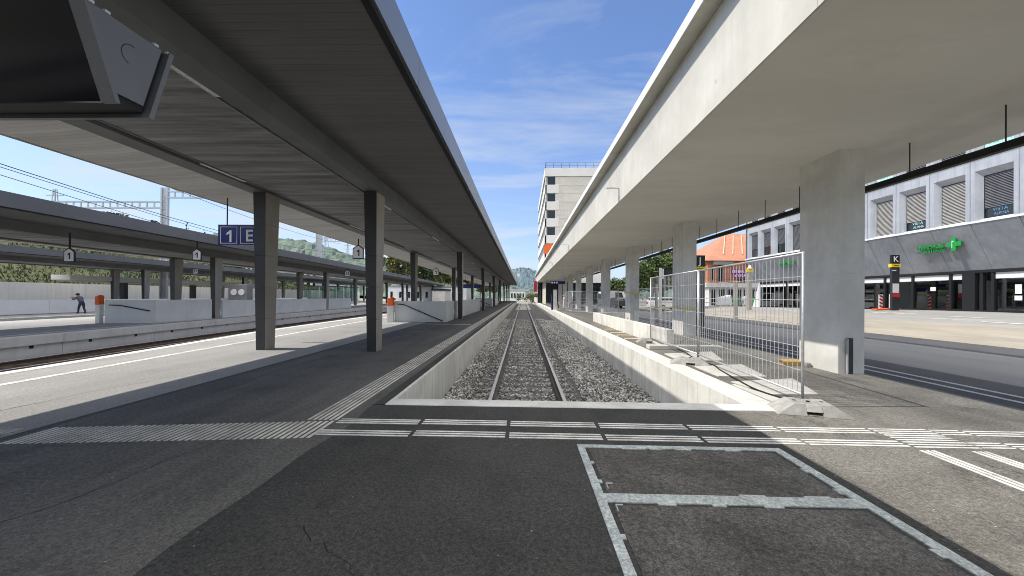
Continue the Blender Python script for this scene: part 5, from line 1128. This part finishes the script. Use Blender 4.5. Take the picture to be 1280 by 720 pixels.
# ------------------------------------------------------------------ terracotta building
t = thing('terracotta_house', 'terracotta building with tiled hip roof and white ground floor beyond the shops', 'building', (30, 57, .3))
x0, x1, y0 = 25.8, 40, 55.
MB().box(x0, x1, y0, y0 + 14, 3.15, 6.75).build('upper_wall', M['terracotta'], t); MB().box(x0 - .3, x1, y0 - .3, y0 + .2, 3.0, 3.6).build('white_band', M['off_white'], t)
MB().box(x0 + .4, x1, y0 + .5, y0 + 14, 0, 3.0).build('ground_floor', M['off_white'], t)
MB().add([(x0 - .5, y0 - .5, 6.7), (x1 + .5, y0 - .5, 6.7), (x1 + .5, y0 + 14.5, 6.7), (x0 - .5, y0 + 14.5, 6.7), (x0 + 6, y0 + 6.8, 11.6), (x1 - 2, y0 + 6.8, 11.6)], [(0, 1, 5, 4), (1, 2, 5), (2, 3, 4, 5), (3, 0, 4), (0, 3, 2, 1)]).build('roof', M['roof_tile'], t)
bb = MB()
for k in range(5): f0, f1 = .2, .9; xx = x0 + 2.2 + k * 1.3; bb.bar((xx + 2.2 * f0, y0 - .55 + 7.3 * f0, 6.78 + 4.9 * f0), (xx + 2.2 * f1 + 1.2, y0 - .55 + 7.3 * f1, 6.78 + 4.9 * f1), .10, .06)
bb.build('roof_batten', M['plank'], t)
MB().box(x0 + .6, x0 + 3.4, y0 - .35, y0 + .1, 6.15, 6.66).build('eaves_board', M['graphite_side'], t)
for (xa, za, wd, hh) in ((26.3, 4.0, .35, 1.8), (27.2, 3.9, .7, 2.5)): MB().box(xa, xa + wd, y0 - .06, y0 - .01, za, za + hh).build('window', M['dark_glass'], t)
for xa in (30.0, 30.8): MB().box(xa, xa + .5, y0 - .06, y0 - .01, 3.75, 4.15).build('window', M['dark_glass'], t)
for k in range(6): MB().box(26.5 + k * 1.15, 27.2 + k * 1.15, y0 + .42, y0 + .48, .5, 2.7).build('shop_window', M['dark_glass'], t)
bb = MB(); bb.bar((26, y0 - .7, 4.05), (32, y0 - .7, 4.05), .05, .05); bb.bar((26, y0 - .7, 4.4), (32, y0 - .7, 4.4), .05, .05)
for k in range(9): bb.box(26 + k * .75, 26.04 + k * .75, y0 - .72, y0 - .68, 3.6, 4.4)
bb.build('balcony_rail', M['graphite'], t)
g = thing('shop_sign', 'purple two-line sign on the terracotta wall', 'sign', (30.2, y0 - .1, 4.9)); MB().box(29.0, 31.4, y0 - .12, y0 - .03, 4.95, 5.5).build('sign_board', M['purple'], g); MB().box(29.3, 31.3, y0 - .12, y0 - .03, 4.35, 4.88).build('sign_board', M['purple'], g)
bb = MB()
for r_, (xa, n_) in enumerate(((29.12, 9), (29.45, 7))):
    for k in range(n_): xx = xa + k * .25; zz = 5.03 - r_ * .60; bb.box(xx, xx + .05, y0 - .14, y0 - .122, zz, zz + .38); bb.box(xx + .05, xx + .16, y0 - .14, y0 - .122, zz + random.choice([0, .16, .32]), zz + .06 + random.choice([.0, .16, .32]) * 0 + .33 * (k % 2))
bb.build('lettering', M['white'], g)
t = thing('white_tent', 'white canvas canopy with dark frame beside the terracotta building', 'tent', (31.5, 51, .4))
MB().hexa([(29.5, 50.5, .4), (33.4, 50.5, .4), (33.4, 50.6, .4), (29.5, 50.6, .4), (29.5, 50.5, 2.4), (33.4, 50.5, 2.95), (33.4, 50.6, 2.95), (29.5, 50.6, 2.4)]).build('canvas', M['white'], t)
bb = MB(); bb.bar((29.4, 50.4, 2.45), (33.5, 50.4, 3.0), .1, .1); bb.bar((33.5, 50.4, .3), (33.5, 50.4, 3.0), .1, .1); bb.bar((29.4, 50.4, .3), (29.4, 50.4, 2.45), .1, .1); bb.build('frame', M['graphite'], t)
def bin_(label, x, y):
    t = thing('wheeled_bin', label, 'bin', (x, y, .4)); z = gz(x, y)
    MB().hexa([(x - .40, y - .3, z + .1), (x + .40, y - .3, z + .1), (x + .40, y + .3, z + .1), (x - .40, y + .3, z + .1), (x - .52, y - .38, z + 1.15), (x + .52, y - .38, z + 1.15), (x + .52, y + .38, z + 1.15), (x - .52, y + .38, z + 1.15)]).build('body', M['green_bin'], t, bevel=.03)
    MB().box(x - .56, x + .56, y - .42, y + .42, z + 1.15, z + 1.24).build('lid', M['green_bin'], t, bevel=.02)
    for s in (-.36, .36): MB().cyl((x + s, y - .28, z + .09), (x + s + .06, y - .28, z + .09), .09, n=10).build('wheel', M['rubber'], t)
bin_('green wheeled bin, left one in front of the terracotta building', 27.0, 50.2); bin_('green wheeled bin, right one beside the white canvas canopy', 29.3, 49.6)
def heap(label, x, y, r, m):
    t = thing('covered_pallet', label, 'pallet', (x, y, .4)); z = gz(x, y)
    MB().hexa([(x - r, y - .5, z + .14), (x + r, y - .5, z + .14), (x + r, y + .5, z + .14), (x - r, y + .5, z + .14), (x - r * .6, y - .4, z + 1.2), (x + r * .85, y - .4, z + 1.5), (x + r * .85, y + .4, z + 1.5), (x - r * .6, y + .4, z + 1.2)]).build('cover', m, t, bevel=.12)
    MB().box(x - r, x + r, y - .5, y + .5, z, z + .13).build('pallet_base', M['plank'], t)
heap('white sheeted pallet left of the green bins', 25.7, 50.4, .9, M['white']); heap('grey sheeted pallet between the green bins', 28.3, 50.2, .5, M['galv'])

# ------------------------------------------------------------------ street furniture
def totem(label, x, y, letter, h=3.68, w_=.52, notices=False):
    z = gz(x, y); t = thing('bus_stop_totem', label, 'bus stop', (x, y, z))
    MB().box(x - w_ / 2, x + w_ / 2, y, y + .16, z, z + h - .80).build('body', M['graphite'], t, bevel=.015)
    MB().box(x - w_ / 2, x + w_ / 2, y, y + .16, z + h - .58, z + h).build('letter_panel', M['black'], t, bevel=.01)
    MB().box(x - w_ / 2 - .05, x + w_ / 2 + .05, y - .03, y + .19, z + h - .80, z + h - .58).build('yellow_band', M['yellow'], t)
    put_text(letter, .50, M['white'], t, (x, y - .006, z + h - .29), (1, 0, 0), (0, 0, 1), .006, .006)
    MB().box(x - .15, x + .15, y - .036, y - .031, z + h - .71, z + h - .67).build('stop_name', M['black'], t)
    if notices:
        MB().box(x - .2, x + .2, y - .012, y - .002, z + 1.15, z + 1.75).build('timetable', M['off_white'], t); MB().box(x - .2, x + .24, y - .012, y - .002, z + .86, z + 1.12).build('red_notice', M['red'], t); MB().box(x - .22, x + .02, y - .014, y - .003, z + 2.58, z + 2.64).build('label_strip', M['white'], t)
    return t
totem('bus stop totem K with yellow band and timetable near the shop windows', 24.3, 26.0, 'K', 3.62, .50, True)
totem('bus stop totem J with yellow band behind the fence', 9.0, 20, 'J', 3.70, .50)
def beacon(label, x, y):
    z = gz(x, y); t = thing('road_beacon', label, 'beacon', (x, y, z)); MB().box(x - .45, x + .45, y - .2, y + .2, z, z + .10).build('foot', M['orange'], t, bevel=.03)
    MB().box(x - .13, x + .13, y - .03, y + .03, z + .1, z + 1.05).build('board', M['white'], t, bevel=.02)
    bb = MB()
    for k in range(4): zz = z + .14 + k * .23; bb.hexa([(x - .125, y - .036, zz + .11), (x + .125, y - .036, zz), (x + .125, y - .031, zz), (x - .125, y - .031, zz + .11), (x - .125, y - .036, zz + .23), (x + .125, y - .036, zz + .12), (x + .125, y - .031, zz + .12), (x - .125, y - .031, zz + .23)])
    bb.build('red_stripes', M['red'], t)
beacon('red and white beacon on an orange foot, left of totem K', at(1101, 26.9), 26.9); beacon('red and white beacon half hidden behind totem K', at(1114, 27.2), 27.2)
x, y = at(826, 34), 34; t = thing('bus_display', 'dark bus departure display on a grey post behind the second column', 'display', (x, y, 0))
MB().box(x - .1, x + .1, y, y + .15, 0, 4.1).build('post', M['galv'], t); MB().box(x + .12, x + 1.3, y, y + .2, 3.2, 3.95).build('screen', M['black'], t); MB().box(x + .12, x + .25, y - .01, y + .21, 3.15, 4.0).build('screen_edge', M['galv'], t)
x, y = at(920, 26), 26; t = thing('street_barrier', 'dark steel barrier posts and rails on the street behind the fence', 'barrier', (x, y, 0))
MB().box(x - .09, x + .09, y - .08, y + .08, 0, 2.55).build('post', M['graphite_side'], t)
bb = MB(); bb.bar((x, y, 1.2), (x - 4.5, y + 2, 1.2), .05, .05); bb.bar((x, y, 2.4), (x - 4.5, y + 2, 2.4), .05, .05); bb.build('rail', M['galv'], t); MB().box(x - 4.6, x - 4.44, y + 1.92, y + 2.08, 0, 2.5).build('post', M['graphite_side'], t)
x, y = at(937, 36), 36; t = thing('traffic_sign_post', 'grey post with a small yellow sign in front of the terracotta building', 'sign', (x, y, 0)); z = gz(x, y)
MB().box(x - .18, x + .18, y, y + .2, z, z + 3.5).build('post', M['graphite_side'], t); MB().box(x - .32, x + .32, y - .04, y + .1, z + 3.5, z + 3.8).build('yellow_plate', M['yellow'], t); MB().cyl((x, y, z + 3.8), (x, y, z + 4.1), .2, .1, 8).build('lamp', M['off_white'], t)

def car(label, x, y, yaw, m, van=False):
    z = gz(x, y); t = thing('delivery_van' if van else 'parked_car', label, 'van' if van else 'car', (x, y, z)); ca, sa = math.cos(yaw), math.sin(yaw)
    T = lambda p: (x + p[0] * ca - p[1] * sa, y + p[0] * sa + p[1] * ca, z + p[2])
    L_, W, H_ = (5.2, 1.95, 2.35) if van else (4.2, 1.75, 1.45)
    side = [(-L_ / 2, .3), (L_ / 2, .3), (L_ / 2, .85), (L_ / 2 - .2, 1.0), (L_ / 2 - .9, 1.1), (L_ / 2 - 1.6, H_ - .05), (L_ / 2 - 1.9, H_), (-L_ / 2 + .3, H_), (-L_ / 2, H_ - .3 if van else 1.0)]
    bb = MB(); vs = [T((p, -W / 2, q)) for p, q in side] + [T((p, W / 2, q)) for p, q in side]; n = len(side)
    bb.add(vs, [(i, (i + 1) % n, n + (i + 1) % n, n + i) for i in range(n)] + [tuple(range(n)), tuple(range(n, 2 * n))]); bb.build('body', m, t, bevel=.06)
    for s in (-1, 1):
        for p in (-L_ / 2 + .85, L_ / 2 - .85):
            wh = MB().cyl(T((p, s * (W / 2 - .18), .33)), T((p, s * (W / 2 + .02), .33)), .33, n=16).build('wheel', M['rubber'], t); MB().cyl(T((p, s * (W / 2 + .021), .33)), T((p, s * (W / 2 + .03), .33)), .2, n=12).build('rim', M['galv'], wh)
        q = [(L_ / 2 - 1.55, 1.15), (L_ / 2 - 1.95, H_ - .12), (-L_ / 2 + 2.2 if van else -L_ / 2 + .6, H_ - .12), (-L_ / 2 + 2.2 if van else -L_ / 2 + .4, 1.1)]
        MB().poly([T((a, s * (W / 2 + .006), c)) for a, c in q]).build('side_window', M['dark_glass'], t)
    MB().poly([T((L_ / 2 - .96, -W / 2 + .15, 1.14)), T((L_ / 2 - .96, W / 2 - .15, 1.14)), T((L_ / 2 - 1.57, W / 2 - .2, H_ - .1)), T((L_ / 2 - 1.57, -W / 2 + .2, H_ - .1))]).build('windscreen', M['dark_glass'], t)
    MB().poly([T((-L_ / 2 - .012, -W / 2 + .2, 1.2)), T((-L_ / 2 - .012, W / 2 - .2, 1.2)), T((-L_ / 2 + (-.012 if van else .14), W / 2 - .25, H_ - .4 if van else 1.36)), T((-L_ / 2 + (-.012 if van else .14), -W / 2 + .25, H_ - .4 if van else 1.36))]).build('rear_window', M['dark_glass'], t)
    for s in (-1, 1): MB().poly([T((L_ / 2 + .006, s * .5, .65)), T((L_ / 2 + .006, s * .8, .65)), T((L_ / 2 + .006, s * .8, .82)), T((L_ / 2 + .006, s * .5, .82))]).build('headlight', M['lamp_white'], t); MB().poly([T((-L_ / 2 - .01, s * .6, .7)), T((-L_ / 2 - .01, s * .85, .7)), T((-L_ / 2 - .01, s * .85, .95)), T((-L_ / 2 - .01, s * .6, .95))]).build('tail_light', M['red'], t)
car('white delivery van parked beyond the third concrete column', at(769, 62), 62, R(10), M['car_white'], True)
car('dark car parked in the street left of the third concrete column', at(773, 54), 54, R(95), M['car_grey']); car('white car parked in the street between second and third columns', at(834, 44), 44, R(20), M['car_white'])
